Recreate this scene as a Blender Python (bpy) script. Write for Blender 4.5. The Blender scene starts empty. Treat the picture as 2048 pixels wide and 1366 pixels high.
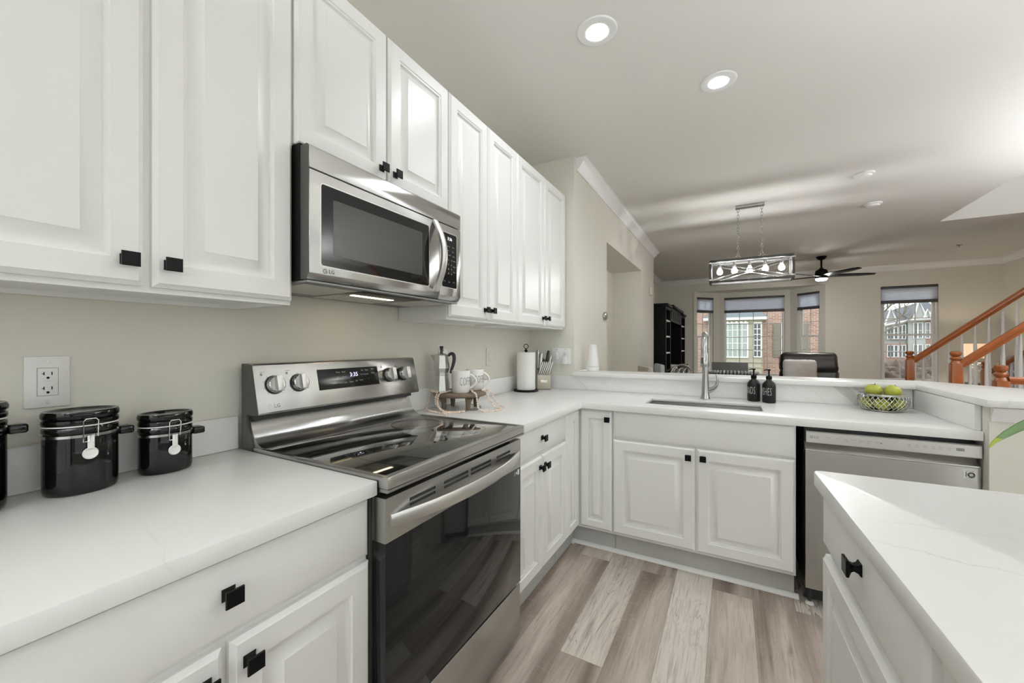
import bpy, bmesh, math, random
from mathutils import Vector, Matrix, noise
random.seed(7)
PI = math.pi
sc = bpy.context.scene
COL = sc.collection

# ------------------------------------------------------------------ camera
cam = bpy.data.cameras.new('camera')
cam.sensor_width = 36.0
cam.lens = 791.027 / 2048 * 36.0
cam.shift_y = 6.474 / 2048
cam.clip_start = 0.02
cam.clip_end = 400
camo = bpy.data.objects.new('camera', cam)
COL.objects.link(camo)
camo.location = (1.4792, -0.7269, 1.2653)
camo.rotation_euler = (PI / 2, 0, 0.5055)
sc.camera = camo

# ------------------------------------------------------------------ world, exposure
w = bpy.data.worlds.new('overcast_sky')
sc.world = w
w.use_nodes = True
nt = w.node_tree
nt.nodes.clear()
wo = nt.nodes.new('ShaderNodeOutputWorld')
bg = nt.nodes.new('ShaderNodeBackground')
tc = nt.nodes.new('ShaderNodeTexCoord')
sep = nt.nodes.new('ShaderNodeSeparateXYZ')
rmp = nt.nodes.new('ShaderNodeValToRGB')
rmp.color_ramp.elements[0].position = 0.0
rmp.color_ramp.elements[0].color = (0.50, 0.50, 0.48, 1)
rmp.color_ramp.elements[1].position = 0.25
rmp.color_ramp.elements[1].color = (0.93, 0.96, 1.0, 1)
nt.links.new(tc.outputs['Generated'], sep.inputs[0])
nt.links.new(sep.outputs['Z'], rmp.inputs[0])
nt.links.new(rmp.outputs[0], bg.inputs['Color'])
bg.inputs['Strength'].default_value = 2.0
nt.links.new(bg.outputs[0], wo.inputs['Surface'])

vs = sc.view_settings
vs.view_transform = 'Standard'
vs.look = 'None'
vs.exposure = 0.54
vs.gamma = 1.0
vs.use_curve_mapping = False
try:
    sc.cycles.use_denoising = True
    sc.cycles.diffuse_bounces = 7
    sc.cycles.max_bounces = 12
    sc.cycles.sample_clamp_indirect = 6.0
    sc.cycles.caustics_reflective = False
    sc.cycles.caustics_refractive = False
except Exception:
    pass

DOWNLIGHT = 190.0      # radiance of the recessed lamps
BULB = 110.0           # chandelier bulbs
FANLIGHT = 220.0
FILL_UPLIGHT = (430.0, 120.0, 600.0)         # bowls of the three added fill lamps
UPSTAIRS = 200.0

# ------------------------------------------------------------------ materials
MATS = {}


def nodes_of(m):
    return m.node_tree.nodes, m.node_tree.links


def mat(name, col, rough=0.5, metal=0.0, spec=0.5, emit=None, emit_s=0.0, coat=0.0, aniso=0.0,
        bump=None, var=None, trans=0.0, sheen=0.0):
    m = bpy.data.materials.new(name)
    m.use_nodes = True
    N, L = nodes_of(m)
    b = N['Principled BSDF']
    b.inputs['Base Color'].default_value = (*col, 1)
    b.inputs['Roughness'].default_value = rough
    b.inputs['Metallic'].default_value = metal
    b.inputs['Specular IOR Level'].default_value = spec
    b.inputs['Coat Weight'].default_value = coat
    b.inputs['Coat Roughness'].default_value = 0.05
    b.inputs['Transmission Weight'].default_value = trans
    b.inputs['Sheen Weight'].default_value = sheen
    if emit:
        b.inputs['Emission Color'].default_value = (*emit, 1)
        b.inputs['Emission Strength'].default_value = emit_s
    if aniso:
        b.inputs['Anisotropic'].default_value = aniso
        b.inputs['Anisotropic Rotation'].default_value = 0.25
        t = N.new('ShaderNodeTangent')
        t.direction_type = 'RADIAL'
        t.axis = 'Z'
        L.new(t.outputs[0], b.inputs['Tangent'])
    t = N.new('ShaderNodeTexCoord')
    if var:                     # (scale, amount): gentle variation of the thing's own colour
        n = N.new('ShaderNodeTexNoise')
        n.inputs['Scale'].default_value = var[0]
        n.inputs['Detail'].default_value = 4
        L.new(t.outputs['Object'], n.inputs['Vector'])
        mx = N.new('ShaderNodeMix')
        mx.data_type = 'RGBA'
        mx.inputs['A'].default_value = (*[c * (1 - var[1]) for c in col], 1)
        mx.inputs['B'].default_value = (*[min(1, c * (1 + var[1])) for c in col], 1)
        L.new(n.outputs['Fac'], mx.inputs['Factor'])
        L.new(mx.outputs['Result'], b.inputs['Base Color'])
    if bump:                    # (scale, strength) or ((sx,sy,sz), strength)
        n = N.new('ShaderNodeTexNoise')
        n.inputs['Detail'].default_value = 3
        bp = N.new('ShaderNodeBump')
        bp.inputs['Strength'].default_value = bump[1]
        bp.inputs['Distance'].default_value = 0.002
        if isinstance(bump[0], tuple):
            mp = N.new('ShaderNodeMapping')
            mp.inputs['Scale'].default_value = bump[0]
            L.new(t.outputs['Object'], mp.inputs['Vector'])
            L.new(mp.outputs[0], n.inputs['Vector'])
            n.inputs['Scale'].default_value = 1
        else:
            L.new(t.outputs['Object'], n.inputs['Vector'])
            n.inputs['Scale'].default_value = bump[0]
        L.new(n.outputs['Fac'], bp.inputs['Height'])
        L.new(bp.outputs[0], b.inputs['Normal'])
    MATS[name] = m
    return m


def math_node(N, L, op, a, b=None, clamp=False):
    n = N.new('ShaderNodeMath')
    n.operation = op
    n.use_clamp = clamp
    for i, v in enumerate((a, b)):
        if v is None:
            continue
        if isinstance(v, (int, float)):
            n.inputs[i].default_value = v
        else:
            L.new(v, n.inputs[i])
    return n.outputs[0]


def mix_rgb(N, L, f, a, b):
    n = N.new('ShaderNodeMix')
    n.data_type = 'RGBA'
    for s, v in (('Factor', f), ('A', a), ('B', b)):
        if isinstance(v, (int, float)):
            n.inputs[s].default_value = v
        elif isinstance(v, tuple):
            n.inputs[s].default_value = (*v, 1)
        else:
            L.new(v, n.inputs[s])
    return n.outputs['Result']


def quartz(name='white_quartz', diagonal=False):
    m = mat(name, (0.80, 0.80, 0.785), rough=0.28, spec=0.4)
    N, L = nodes_of(m)
    b = N['Principled BSDF']
    t = N.new('ShaderNodeTexCoord')
    n1 = N.new('ShaderNodeTexNoise')
    n1.inputs['Scale'].default_value = 1.0
    n1.inputs['Detail'].default_value = 1.5
    n1.inputs['Roughness'].default_value = 0.5
    mp = N.new('ShaderNodeMapping')
    mp.inputs['Rotation'].default_value = (0.5, 0.3, 0.75)
    mp.inputs['Scale'].default_value = (0.35, 1.5, 0.8)
    L.new(t.outputs['Object'], mp.inputs['Vector'])
    if diagonal:                     # thin straight veins slanting across the long upstand
        sp_ = N.new('ShaderNodeSeparateXYZ')
        L.new(t.outputs['Object'], sp_.inputs[0])
        cb = N.new('ShaderNodeCombineXYZ')
        L.new(math_node(N, L, 'MULTIPLY', math_node(N, L, 'ADD', sp_.outputs['X'], sp_.outputs['Z']), 4.2), cb.inputs['X'])
        L.new(cb.outputs[0], n1.inputs['Vector'])
    else:
        L.new(mp.outputs[0], n1.inputs['Vector'])
    nj = N.new('ShaderNodeTexNoise')
    nj.inputs['Scale'].default_value = 11
    nj.inputs['Detail'].default_value = 6
    nj.inputs['Roughness'].default_value = 0.62
    L.new(t.outputs['Object'], nj.inputs['Vector'])
    n2 = N.new('ShaderNodeTexNoise')
    n2.inputs['Scale'].default_value = 1.7
    n2.inputs['Detail'].default_value = 3
    L.new(t.outputs['Object'], n2.inputs['Vector'])
    d = math_node(N, L, 'ABSOLUTE', math_node(N, L, 'SUBTRACT', math_node(N, L, 'ADD', n1.outputs['Fac'], math_node(N, L, 'MULTIPLY', nj.outputs['Fac'], 0.012 if diagonal else 0.045)), 0.506 if diagonal else 0.522))
    v = math_node(N, L, 'SUBTRACT', 1.0, math_node(N, L, 'DIVIDE', d, 0.007 if diagonal else 0.0026), clamp=True)
    k = math_node(N, L, 'MULTIPLY', math_node(N, L, 'SUBTRACT', n2.outputs['Fac'], 0.44), 4.0, clamp=True)
    f = math_node(N, L, 'MULTIPLY', math_node(N, L, 'MULTIPLY', v, k), 0.7)
    L.new(mix_rgb(N, L, f, (0.80, 0.80, 0.785), (0.50, 0.49, 0.46)), b.inputs['Base Color'])
    return m


def plank_floor():
    m = mat('vinyl_plank_floor', (0.4, 0.35, 0.3), rough=0.42, spec=0.4)
    N, L = nodes_of(m)
    b = N['Principled BSDF']
    t = N.new('ShaderNodeTexCoord')
    s = N.new('ShaderNodeSeparateXYZ')
    L.new(t.outputs['Object'], s.inputs[0])
    c = N.new('ShaderNodeCombineXYZ')
    L.new(math_node(N, L, 'ADD', s.outputs['Y'], 0.42), c.inputs['X'])
    L.new(math_node(N, L, 'ADD', s.outputs['X'], 0.03), c.inputs['Y'])
    br = N.new('ShaderNodeTexBrick')
    br.offset = 0.37
    br.offset_frequency = 2
    br.inputs['Scale'].default_value = 1
    br.inputs['Brick Width'].default_value = 1.22
    br.inputs['Row Height'].default_value = 0.178
    br.inputs['Mortar Size'].default_value = 0.0009
    br.inputs['Mortar Smooth'].default_value = 0.0
    br.inputs['Color1'].default_value = (0, 0, 0, 1)
    br.inputs['Color2'].default_value = (1, 1, 1, 1)
    br.inputs['Mortar'].default_value = (0.25, 0.25, 0.25, 1)
    L.new(c.outputs[0], br.inputs['Vector'])
    rnd = N.new('ShaderNodeSeparateColor')
    L.new(br.outputs['Color'], rnd.inputs[0])
    r = rnd.outputs[0]
    def grain(sx, sy, sr, detail, dist):
        g = N.new('ShaderNodeCombineXYZ')
        L.new(math_node(N, L, 'MULTIPLY', s.outputs['X'], sx), g.inputs['X'])
        L.new(math_node(N, L, 'MULTIPLY', s.outputs['Y'], sy), g.inputs['Y'])
        L.new(math_node(N, L, 'MULTIPLY', r, sr), g.inputs['Z'])
        n_ = N.new('ShaderNodeTexNoise')
        n_.inputs['Scale'].default_value = 1
        n_.inputs['Detail'].default_value = detail
        n_.inputs['Distortion'].default_value = dist
        L.new(g.outputs[0], n_.inputs['Vector'])
        return n_.outputs['Fac']

    def sub(v, k):
        return math_node(N, L, 'SUBTRACT', v, k)

    def mul(v, k, clamp=False):
        return math_node(N, L, 'MULTIPLY', v, k, clamp)
    n1 = grain(9.0, 0.9, 37.0, 8, 0.35)           # broad clouds of tone
    n2 = grain(120.0, 6.0, 91.0, 4, 0.3)         # fine grain
    n3 = grain(10.0, 0.95, 53.0, 4, 0.55)        # cathedral figure
    n4 = grain(48.0, 2.2, 71.0, 6, 0.7)          # brown streaks
    n5 = grain(4.0, 2.4, 17.0, 3, 0.4)           # where the figure and streaks appear
    n6 = grain(18.0, 90.0, 29.0, 2, 0.2)         # saw marks across the board
    fr = math_node(N, L, 'FRACT', mul(n3, 19.0))
    ln = math_node(N, L, 'SUBTRACT', 1.0, mul(math_node(N, L, 'ABSOLUTE', sub(fr, 0.5)), 8.0), clamp=True)
    light = mul(sub(r, 0.66), 8.0, True)
    tone = N.new('ShaderNodeValToRGB')
    e = tone.color_ramp.elements
    e[0].position = 0.30
    e[0].color = (0.17, 0.126, 0.100, 1)
    e[1].position = 0.68
    e[1].color = (0.62, 0.545, 0.48, 1)
    x = e.new(0.5)
    x.color = (0.41, 0.342, 0.292, 1)
    L.new(math_node(N, L, 'ADD', n1, mul(sub(r, 0.40), 0.16)), tone.inputs[0])
    col = mix_rgb(N, L, mul(light, 0.80), tone.outputs[0], (0.68, 0.63, 0.57))
    where = mul(sub(n5, 0.40), 5.0, True)
    lf = mul(mul(ln, where), math_node(N, L, 'ADD', mul(light, 0.78), 0.26))
    col = mix_rgb(N, L, lf, col, (0.19, 0.155, 0.13))
    sf = mul(mul(mul(sub(n4, 0.54), 6.0, True), mul(sub(n5, 0.44), 5.0, True)), 0.85)
    col = mix_rgb(N, L, sf, col, (0.17, 0.13, 0.105))
    gf = mul(sub(n2, 0.50), 2.0, True)
    col = mix_rgb(N, L, mul(gf, 1.0, True), col, (0.20, 0.160, 0.130))
    col = mix_rgb(N, L, mul(mul(sub(n6, 0.58), 3.0, True), 0.30), col, (0.62, 0.57, 0.51))
    col = mix_rgb(N, L, mul(br.outputs['Fac'], 0.55), col, (0.16, 0.13, 0.11))
    L.new(col, b.inputs['Base Color'])
    return m


def brick_wall():
    m = mat('red_brick', (0.4, 0.2, 0.15), rough=0.85)
    N, L = nodes_of(m)
    b = N['Principled BSDF']
    t = N.new('ShaderNodeTexCoord')
    s = N.new('ShaderNodeSeparateXYZ')
    L.new(t.outputs['Object'], s.inputs[0])
    c = N.new('ShaderNodeCombineXYZ')
    L.new(math_node(N, L, 'ADD', s.outputs['X'], s.outputs['Y']), c.inputs['X'])
    L.new(s.outputs['Z'], c.inputs['Y'])
    br = N.new('ShaderNodeTexBrick')
    br.inputs['Scale'].default_value = 1
    br.inputs['Brick Width'].default_value = 0.22
    br.inputs['Row Height'].default_value = 0.075
    br.inputs['Mortar Size'].default_value = 0.009
    br.inputs['Color1'].default_value = (0.33, 0.155, 0.115, 1)
    br.inputs['Color2'].default_value = (0.43, 0.265, 0.20, 1)
    br.inputs['Mortar'].default_value = (0.52, 0.48, 0.43, 1)
    L.new(c.outputs[0], br.inputs['Vector'])
    L.new(br.outputs['Color'], b.inputs['Base Color'])
    return m


def pane_glass():
    m = bpy.data.materials.new('window_glass')
    m.use_nodes = True
    N, L = nodes_of(m)
    N.clear()
    o = N.new('ShaderNodeOutputMaterial')
    mx = N.new('ShaderNodeMixShader')
    tr = N.new('ShaderNodeBsdfTransparent')
    gl = N.new('ShaderNodeBsdfGlossy')
    gl.inputs['Roughness'].default_value = 0.0
    fr = N.new('ShaderNodeFresnel')
    fr.inputs['IOR'].default_value = 1.25
    tr.inputs['Color'].default_value = (0.96, 0.98, 0.97, 1)
    L.new(fr.outputs[0], mx.inputs[0])
    L.new(tr.outputs[0], mx.inputs[1])
    L.new(gl.outputs[0], mx.inputs[2])
    L.new(mx.outputs[0], o.inputs['Surface'])
    MATS['window_glass'] = m
    return m


def shade_fabric(name, col, ratio=0.5, band=0):
    m = bpy.data.materials.new(name)
    m.use_nodes = True
    N, L = nodes_of(m)
    N.clear()
    o = N.new('ShaderNodeOutputMaterial')
    mx = N.new('ShaderNodeMixShader')
    mx.inputs[0].default_value = ratio
    d = N.new('ShaderNodeBsdfDiffuse')
    t = N.new('ShaderNodeBsdfTranslucent')
    d.inputs['Color'].default_value = (*col, 1)
    t.inputs['Color'].default_value = (*col, 1)
    L.new(d.outputs[0], mx.inputs[1])
    L.new(t.outputs[0], mx.inputs[2])
    L.new(mx.outputs[0], o.inputs['Surface'])
    MATS[name] = m
    return m


WHITE = mat('white_cabinet_paint', (0.79, 0.79, 0.775), rough=0.33, spec=0.4)
TRIMW = mat('white_trim_paint', (0.80, 0.80, 0.79), rough=0.4)
WALL = mat('greige_wall_paint', (0.690, 0.672, 0.605), rough=0.55, spec=0.3, bump=(220, 0.03))
CEIL = mat('ceiling_paint', (0.71, 0.69, 0.65), rough=0.8, spec=0.2)
TOEK = mat('grey_toe_kick', (0.44, 0.44, 0.425), rough=0.6)
QUARTZ = quartz()
QUARTZD = quartz('diagonal_veined_quartz', True)
FLOOR = plank_floor()
STEEL = mat('brushed_steel', (0.50, 0.495, 0.48), rough=0.27, metal=1, aniso=0.8)
STEELD = mat('dark_brushed_steel', (0.22, 0.22, 0.215), rough=0.4, metal=0.3)
STEELB = mat('bright_steel', (0.70, 0.695, 0.68), rough=0.36, metal=1)
CHROME = mat('chrome', (0.72, 0.72, 0.73), rough=0.09, metal=1)
NICKEL = mat('brushed_nickel', (0.45, 0.45, 0.445), rough=0.2, metal=1)
GLASSB = mat('black_glass', (0.008, 0.009, 0.009), rough=0.04, spec=0.32)
COOKTOP = mat('black_glass_ceramic', (0.012, 0.012, 0.011), rough=0.05, spec=1.0, coat=1.0)
SCREEN = mat('dark_window_mesh', (0.045, 0.045, 0.043), rough=0.25, spec=0.35)
BLACK = mat('matte_black_metal', (0.004, 0.004, 0.004), rough=0.35, spec=0.12)
BLACKP = mat('black_plastic', (0.018, 0.018, 0.018), rough=0.45)
GREYP = mat('dark_grey_enamel', (0.055, 0.054, 0.05), rough=0.4)
CERAM = mat('black_glazed_ceramic', (0.003, 0.003, 0.003), rough=0.06, spec=0.38)
SOAPB = mat('matte_black_bottle', (0.008, 0.008, 0.008), rough=0.4, spec=0.25)
WHITEP = mat('white_plastic', (0.78, 0.78, 0.765), rough=0.35)
WHITEC = mat('white_ceramic', (0.80, 0.79, 0.77), rough=0.2)
PAPER = mat('paper_towel', (0.84, 0.835, 0.82), rough=0.9, bump=(90, 0.15))
INK = mat('dark_ink', (0.06, 0.06, 0.06), rough=0.5)
INKG = mat('grey_ink', (0.25, 0.25, 0.245), rough=0.5)
INKW = mat('white_ink', (0.75, 0.75, 0.74), rough=0.5)
BURN = mat('burner_print', (0.045, 0.045, 0.043), rough=0.2)
PRINT = mat('pale_print', (0.38, 0.38, 0.37), rough=0.5)
WOODR = mat('grey_brown_wood', (0.15, 0.112, 0.078), rough=0.55, var=(18, 0.3))
BEAD = mat('pale_wood_bead', (0.80, 0.66, 0.55), rough=0.5)
BLOCK = mat('champagne_metal', (0.47, 0.42, 0.345), rough=0.4, metal=0.45)
APPLE = mat('green_apple_skin', (0.40, 0.42, 0.05), rough=0.3, spec=0.5, var=(22, 0.28))
STEMB = mat('brown_stem', (0.08, 0.05, 0.03), rough=0.8)
LEAFG = mat('green_leaf', (0.10, 0.22, 0.05), rough=0.35, var=(14, 0.3))
LEAFT = mat('yellow_green_leaf_tip', (0.36, 0.44, 0.03), rough=0.35)
OAK = mat('orange_stained_oak', (0.29, 0.075, 0.014), rough=0.3, coat=0.3, var=(9, 0.22))
BALW = mat('white_baluster_paint', (0.74, 0.74, 0.735), rough=0.35)
BLKW = mat('black_furniture_wood', (0.003, 0.003, 0.003), rough=0.4, spec=0.1)
LEATH = mat('dark_brown_leather', (0.028, 0.025, 0.021), rough=0.33, bump=(60, 0.25))
FUR = mat('cream_fur', (0.58, 0.46, 0.38), rough=1.0, sheen=0.3, bump=(130, 0.8))
N, L = nodes_of(FUR)
_g = N.new('ShaderNodeTexCoord')
_v = N.new('ShaderNodeVectorMath')
_v.operation = 'DISTANCE'
_v.inputs[1].default_value = (0.68, 0.5, 0.30)
L.new(_g.outputs['Generated'], _v.inputs[0])
_r = N.new('ShaderNodeValToRGB')
_r.color_ramp.elements[0].position = 0.18
_r.color_ramp.elements[0].color = (0.47, 0.31, 0.215, 1)
_r.color_ramp.elements[1].position = 0.62
_r.color_ramp.elements[1].color = (0.80, 0.77, 0.75, 1)
L.new(_v.outputs['Value'], _r.inputs[0])
L.new(_r.outputs[0], N['Principled BSDF'].inputs['Base Color'])
LED = mat('lit_diffuser', (0.9, 0.9, 0.9), emit=(0.91, 0.955, 1.0), emit_s=DOWNLIGHT)
FILL_UPL = [mat('lit_fill_lamp_bowl', (0.9, 0.9, 0.9), emit=(0.91, 0.955, 1.0), emit_s=u) for u in FILL_UPLIGHT]
LEDUP = mat('lit_diffuser_upstairs', (0.9, 0.9, 0.9), emit=(0.96, 0.98, 0.98), emit_s=UPSTAIRS)
BULBM = mat('lit_bulb', (0.9, 0.9, 0.9), emit=(0.98, 0.98, 0.98), emit_s=BULB)
FANL = mat('lit_fan_diffuser', (0.9, 0.9, 0.9), emit=(1.0, 0.97, 0.92), emit_s=FANLIGHT)
WARML = mat('lit_cooktop_lamp', (0.9, 0.9, 0.9), emit=(1.0, 0.76, 0.46), emit_s=9.0)
TLAMP = mat('lit_table_bulb', (0.9, 0.9, 0.9), emit=(1.0, 0.84, 0.66), emit_s=190.0)
DIGIT = mat('lit_blue_digits', (0.0, 0.0, 0.0), emit=(0.62, 0.64, 1.0), emit_s=1.4)
DIGITW = mat('lit_white_digits', (0.0, 0.0, 0.0), emit=(1.0, 1.0, 1.0), emit_s=1.3)
BRICK = brick_wall()
PANE = pane_glass()
CELL = shade_fabric('cellular_shade_fabric', (0.86, 0.89, 0.96), 0.72)
LAMPSH = shade_fabric('lamp_shade_fabric', (0.86, 0.78, 0.70), 0.6)
SHDARK = mat('dark_shade_rail', (0.06, 0.06, 0.065), rough=0.5)
CREAMW = mat('cream_siding', (0.42, 0.40, 0.31), rough=0.8)
ROOF = mat('grey_shingle', (0.11, 0.115, 0.13), rough=0.9, var=(30, 0.25))
ROOFT = mat('blue_grey_metal_roof', (0.17, 0.21, 0.23), rough=0.5)
SHUT = mat('taupe_shutter', (0.22, 0.20, 0.16), rough=0.7)
CURT = mat('pale_green_curtain', (0.36, 0.43, 0.40), rough=0.7)
DKWIN = mat('dark_reflecting_window', (0.10, 0.11, 0.12), rough=0.1)
LAWN = mat('winter_lawn', (0.16, 0.145, 0.095), rough=1.0, var=(3, 0.3))
HEDGE = mat('brown_winter_hedge', (0.15, 0.115, 0.095), rough=1.0, var=(5, 0.5))
GREENB = mat('dark_evergreen', (0.06, 0.085, 0.045), rough=1.0, var=(6, 0.4))
BARK = mat('grey_bark', (0.24, 0.21, 0.18), rough=1.0)
SIDING = mat('grey_white_siding', (0.42, 0.43, 0.425), rough=0.8)
SIDEB = mat('muted_brick_siding', (0.33, 0.22, 0.185), rough=0.9, var=(8, 0.2))
DKTAB = mat('dark_grey_wood', (0.075, 0.075, 0.07), rough=0.5)
BEIGEF = mat('beige_fabric', (0.46, 0.42, 0.37), rough=0.95)
GREYF = mat('grey_linen', (0.40, 0.42, 0.44), rough=0.95, bump=(200, 0.3))
SILVER = mat('silver_metal', (0.62, 0.62, 0.60), rough=0.25, metal=1)
TVGL = mat('tv_screen_glass', (0.02, 0.022, 0.026), rough=0.06, spec=0.8)
FILTER = mat('mesh_filter', (0.62, 0.60, 0.55), rough=0.6, metal=0.0, bump=(400, 0.4))
BULBGL = mat('clear_bulb_glass', (0.95, 0.95, 0.95), rough=0.02, trans=1.0)
WALLP = mat('wall_coloured_plastic', (0.69, 0.675, 0.62), rough=0.4)
PLASTG = mat('almond_plastic', (0.62, 0.58, 0.48), rough=0.5)

# ------------------------------------------------------------------ mesh helpers


def frame(o, ua, uc):
    """matrix: local x along ua, local y along up, local z along uc."""
    ua = Vector(ua).normalized()
    uc = Vector(uc).normalized()
    up = uc.cross(ua)
    return Matrix(((ua.x, up.x, uc.x, o[0]), (ua.y, up.y, uc.y, o[1]), (ua.z, up.z, uc.z, o[2]), (0, 0, 0, 1)))


class MB:
    def __init__(s):
        s.bm = bmesh.new()

    def loops(s, *a, **k):
        s._loops(*a, **k)
        return s

    def _loops(s, loops, cap0=True, cap1=True, close=False, M=None):
        bm = s.bm
        R = [[bm.verts.new(M @ Vector(p) if M else Vector(p)) for p in lp] for lp in loops]
        n = len(R[0])
        pairs = list(zip(R[:-1], R[1:]))
        if close:
            pairs.append((R[-1], R[0]))
        for a, b in pairs:
            for i in range(n):
                j = (i + 1) % n
                try:
                    bm.faces.new((a[i], a[j], b[j], b[i]))
                except ValueError:
                    pass
        if not close:
            if cap0:
                bm.faces.new(list(reversed(R[0])))
            if cap1:
                bm.faces.new(R[-1])
        return [v for r in R for v in r]

    def bevel(s, verts, width, seg=2, ang=30):
        vset = set(verts)
        bmesh.ops.recalc_face_normals(s.bm, faces=[f for f in s.bm.faces if all(v in vset for v in f.verts)])
        ed = [e for e in s.bm.edges if e.verts[0] in vset and e.verts[1] in vset and len(e.link_faces) == 2
              and e.calc_face_angle(0) > math.radians(ang)]
        bmesh.ops.bevel(s.bm, geom=ed, offset=width, segments=seg, affect='EDGES', profile=0.5, clamp_overlap=True)

    def box(s, x0, x1, y0, y1, z0, z1, bev=0, M=None, seg=2):
        v = s._loops([[(x0, y0, z0), (x1, y0, z0), (x1, y1, z0), (x0, y1, z0)],
                     [(x0, y0, z1), (x1, y0, z1), (x1, y1, z1), (x0, y1, z1)]], M=M)
        if bev:
            s.bevel(v, bev, seg)
        return s

    def prism(s, poly, h0, h1, bev=0, M=None, seg=2):
        """poly in local xy, extruded along local z."""
        v = s._loops([[(p[0], p[1], h0) for p in poly], [(p[0], p[1], h1) for p in poly]], M=M)
        if bev:
            s.bevel(v, bev, seg)
        return s

    def cells(s, xs, ys, zs, solid, bev=0, M=None):
        V = {}
        nx, ny, nz = len(xs) - 1, len(ys) - 1, len(zs) - 1
        S = lambda i, j, k: 0 <= i < nx and 0 <= j < ny and 0 <= k < nz and solid(i, j, k)

        def vert(i, j, k):
            if (i, j, k) not in V:
                p = Vector((xs[i], ys[j], zs[k]))
                V[(i, j, k)] = s.bm.verts.new(M @ p if M else p)
            return V[(i, j, k)]
        for i in range(nx):
            for j in range(ny):
                for k in range(nz):
                    if not S(i, j, k):
                        continue
                    q = {(-1, 0, 0): ((i, j, k), (i, j, k + 1), (i, j + 1, k + 1), (i, j + 1, k)),
                         (1, 0, 0): ((i + 1, j, k), (i + 1, j + 1, k), (i + 1, j + 1, k + 1), (i + 1, j, k + 1)),
                         (0, -1, 0): ((i, j, k), (i + 1, j, k), (i + 1, j, k + 1), (i, j, k + 1)),
                         (0, 1, 0): ((i, j + 1, k), (i, j + 1, k + 1), (i + 1, j + 1, k + 1), (i + 1, j + 1, k)),
                         (0, 0, -1): ((i, j, k), (i, j + 1, k), (i + 1, j + 1, k), (i + 1, j, k)),
                         (0, 0, 1): ((i, j, k + 1), (i + 1, j, k + 1), (i + 1, j + 1, k + 1), (i, j + 1, k + 1))}
                    for (a, b, c), f in q.items():
                        if not S(i + a, j + b, k + c):
                            s.bm.faces.new([vert(*t) for t in f])
        if bev:
            s.bevel(list(V.values()), bev, 2)
        return s

    def lathe(s, prof, c=(0, 0, 0), seg=24, sx=1, sy=1, M=None, rot=0, cap0=True, cap1=True):
        lp = []
        for r, z in prof:
            r = max(r, 1e-5)
            lp.append([(c[0] + sx * r * math.cos(rot + 2 * PI * i / seg), c[1] + sy * r * math.sin(rot + 2 * PI * i / seg), c[2] + z) for i in range(seg)])
        s.loops(lp, cap0, cap1, M=M)
        return s

    def ring(s, R, r, c=(0, 0, 0), seg=32, sub=8, sx=1, sy=1, M=None, a0=0, a1=2 * PI):
        full = abs(a1 - a0 - 2 * PI) < 1e-6
        pts = [(c[0] + sx * R * math.cos(a0 + (a1 - a0) * i / seg), c[1] + sy * R * math.sin(a0 + (a1 - a0) * i / seg), c[2]) for i in range(seg if full else seg + 1)]
        return s.tube(pts, r, sub, closed=full, M=M)

    def tube(s, pts, r, seg=8, closed=False, M=None, flat=1.0):
        P = [Vector(p) for p in pts]
        n = len(P)
        rr = r if isinstance(r, (list, tuple)) else [r] * n
        T = []
        for i in range(n):
            a = P[(i - 1) % n] if (closed or i > 0) else P[0]
            b = P[(i + 1) % n] if (closed or i < n - 1) else P[-1]
            d = (b - a)
            T.append(d.normalized() if d.length > 1e-9 else Vector((0, 0, 1)))
        ref = Vector((0, 0, 1)) if abs(T[0].z) < 0.9 else Vector((1, 0, 0))
        nrm = (ref - T[0] * ref.dot(T[0])).normalized()
        lp = []
        for i in range(n):
            nrm = nrm - T[i] * nrm.dot(T[i])
            if nrm.length < 1e-6:
                nrm = T[i].orthogonal()
            nrm.normalize()
            bn = T[i].cross(nrm)
            lp.append([tuple(P[i] + (nrm * math.cos(2 * PI * k / seg) * flat + bn * math.sin(2 * PI * k / seg)) * rr[i]) for k in range(seg)])
        s.loops(lp, True, True, close=closed, M=M)
        return s

    def ball(s, c, r, u=10, v=7, sx=1, sy=1, sz=1, M=None):
        prof = [(r * math.sin(PI * i / v), -r * sz * math.cos(PI * i / v)) for i in range(v + 1)]
        return s.lathe(prof, c, u, sx, sy, M=M)

    def sweep(s, path, prof, M=None, closed=False):
        """sweep profile [(out, z)] along a plan polyline; out is to the left of travel."""
        P = [Vector((p[0], p[1])) for p in path]
        n = len(P)
        lp = []
        for i in range(n):
            d0 = (P[i] - P[i - 1]).normalized() if (i > 0 or closed) else None
            d1 = (P[(i + 1) % n] - P[i]).normalized() if (i < n - 1 or closed) else None
            d0 = d0 or d1
            d1 = d1 or d0
            n0 = Vector((-d0.y, d0.x))
            n1 = Vector((-d1.y, d1.x))
            m = (n0 + n1).normalized()
            m = m / max(0.2, m.dot(n0))
            lp.append([(P[i].x + m.x * a, P[i].y + m.y * a, z) for a, z in prof])
        s.loops(lp, True, True, close=closed, M=M)
        return s

    def door(s, M, w, h, t=0.02, rail=0.056, kind='raised'):
        k = min(1.0, (min(w, h) / 2 - 0.012) / (rail + 0.046)) if kind == 'raised' else 1
        rl = rail * k
        if kind == 'raised':
            pf = [(0, 0), (0, t - 0.009), (0.008, t - 0.003), (0.010, t), (rl, t), (rl + 0.003 * k, t - 0.0045), (rl + 0.008 * k, t - 0.005),
                  (rl + 0.0095 * k, t - 0.0155), (rl + 0.0125 * k, t - 0.016), (rl + 0.044 * k, t - 0.0018), (rl + 0.0450 * k, t - 0.0003)]
        else:
            pf = [(0, 0), (0, t - 0.008), (0.010, t - 0.0015), (0.013, t)]
        s.loops([[(i, i, d), (w - i, i, d), (w - i, h - i, d), (i, h - i, d)] for i, d in pf], M=M)
        return s

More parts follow.
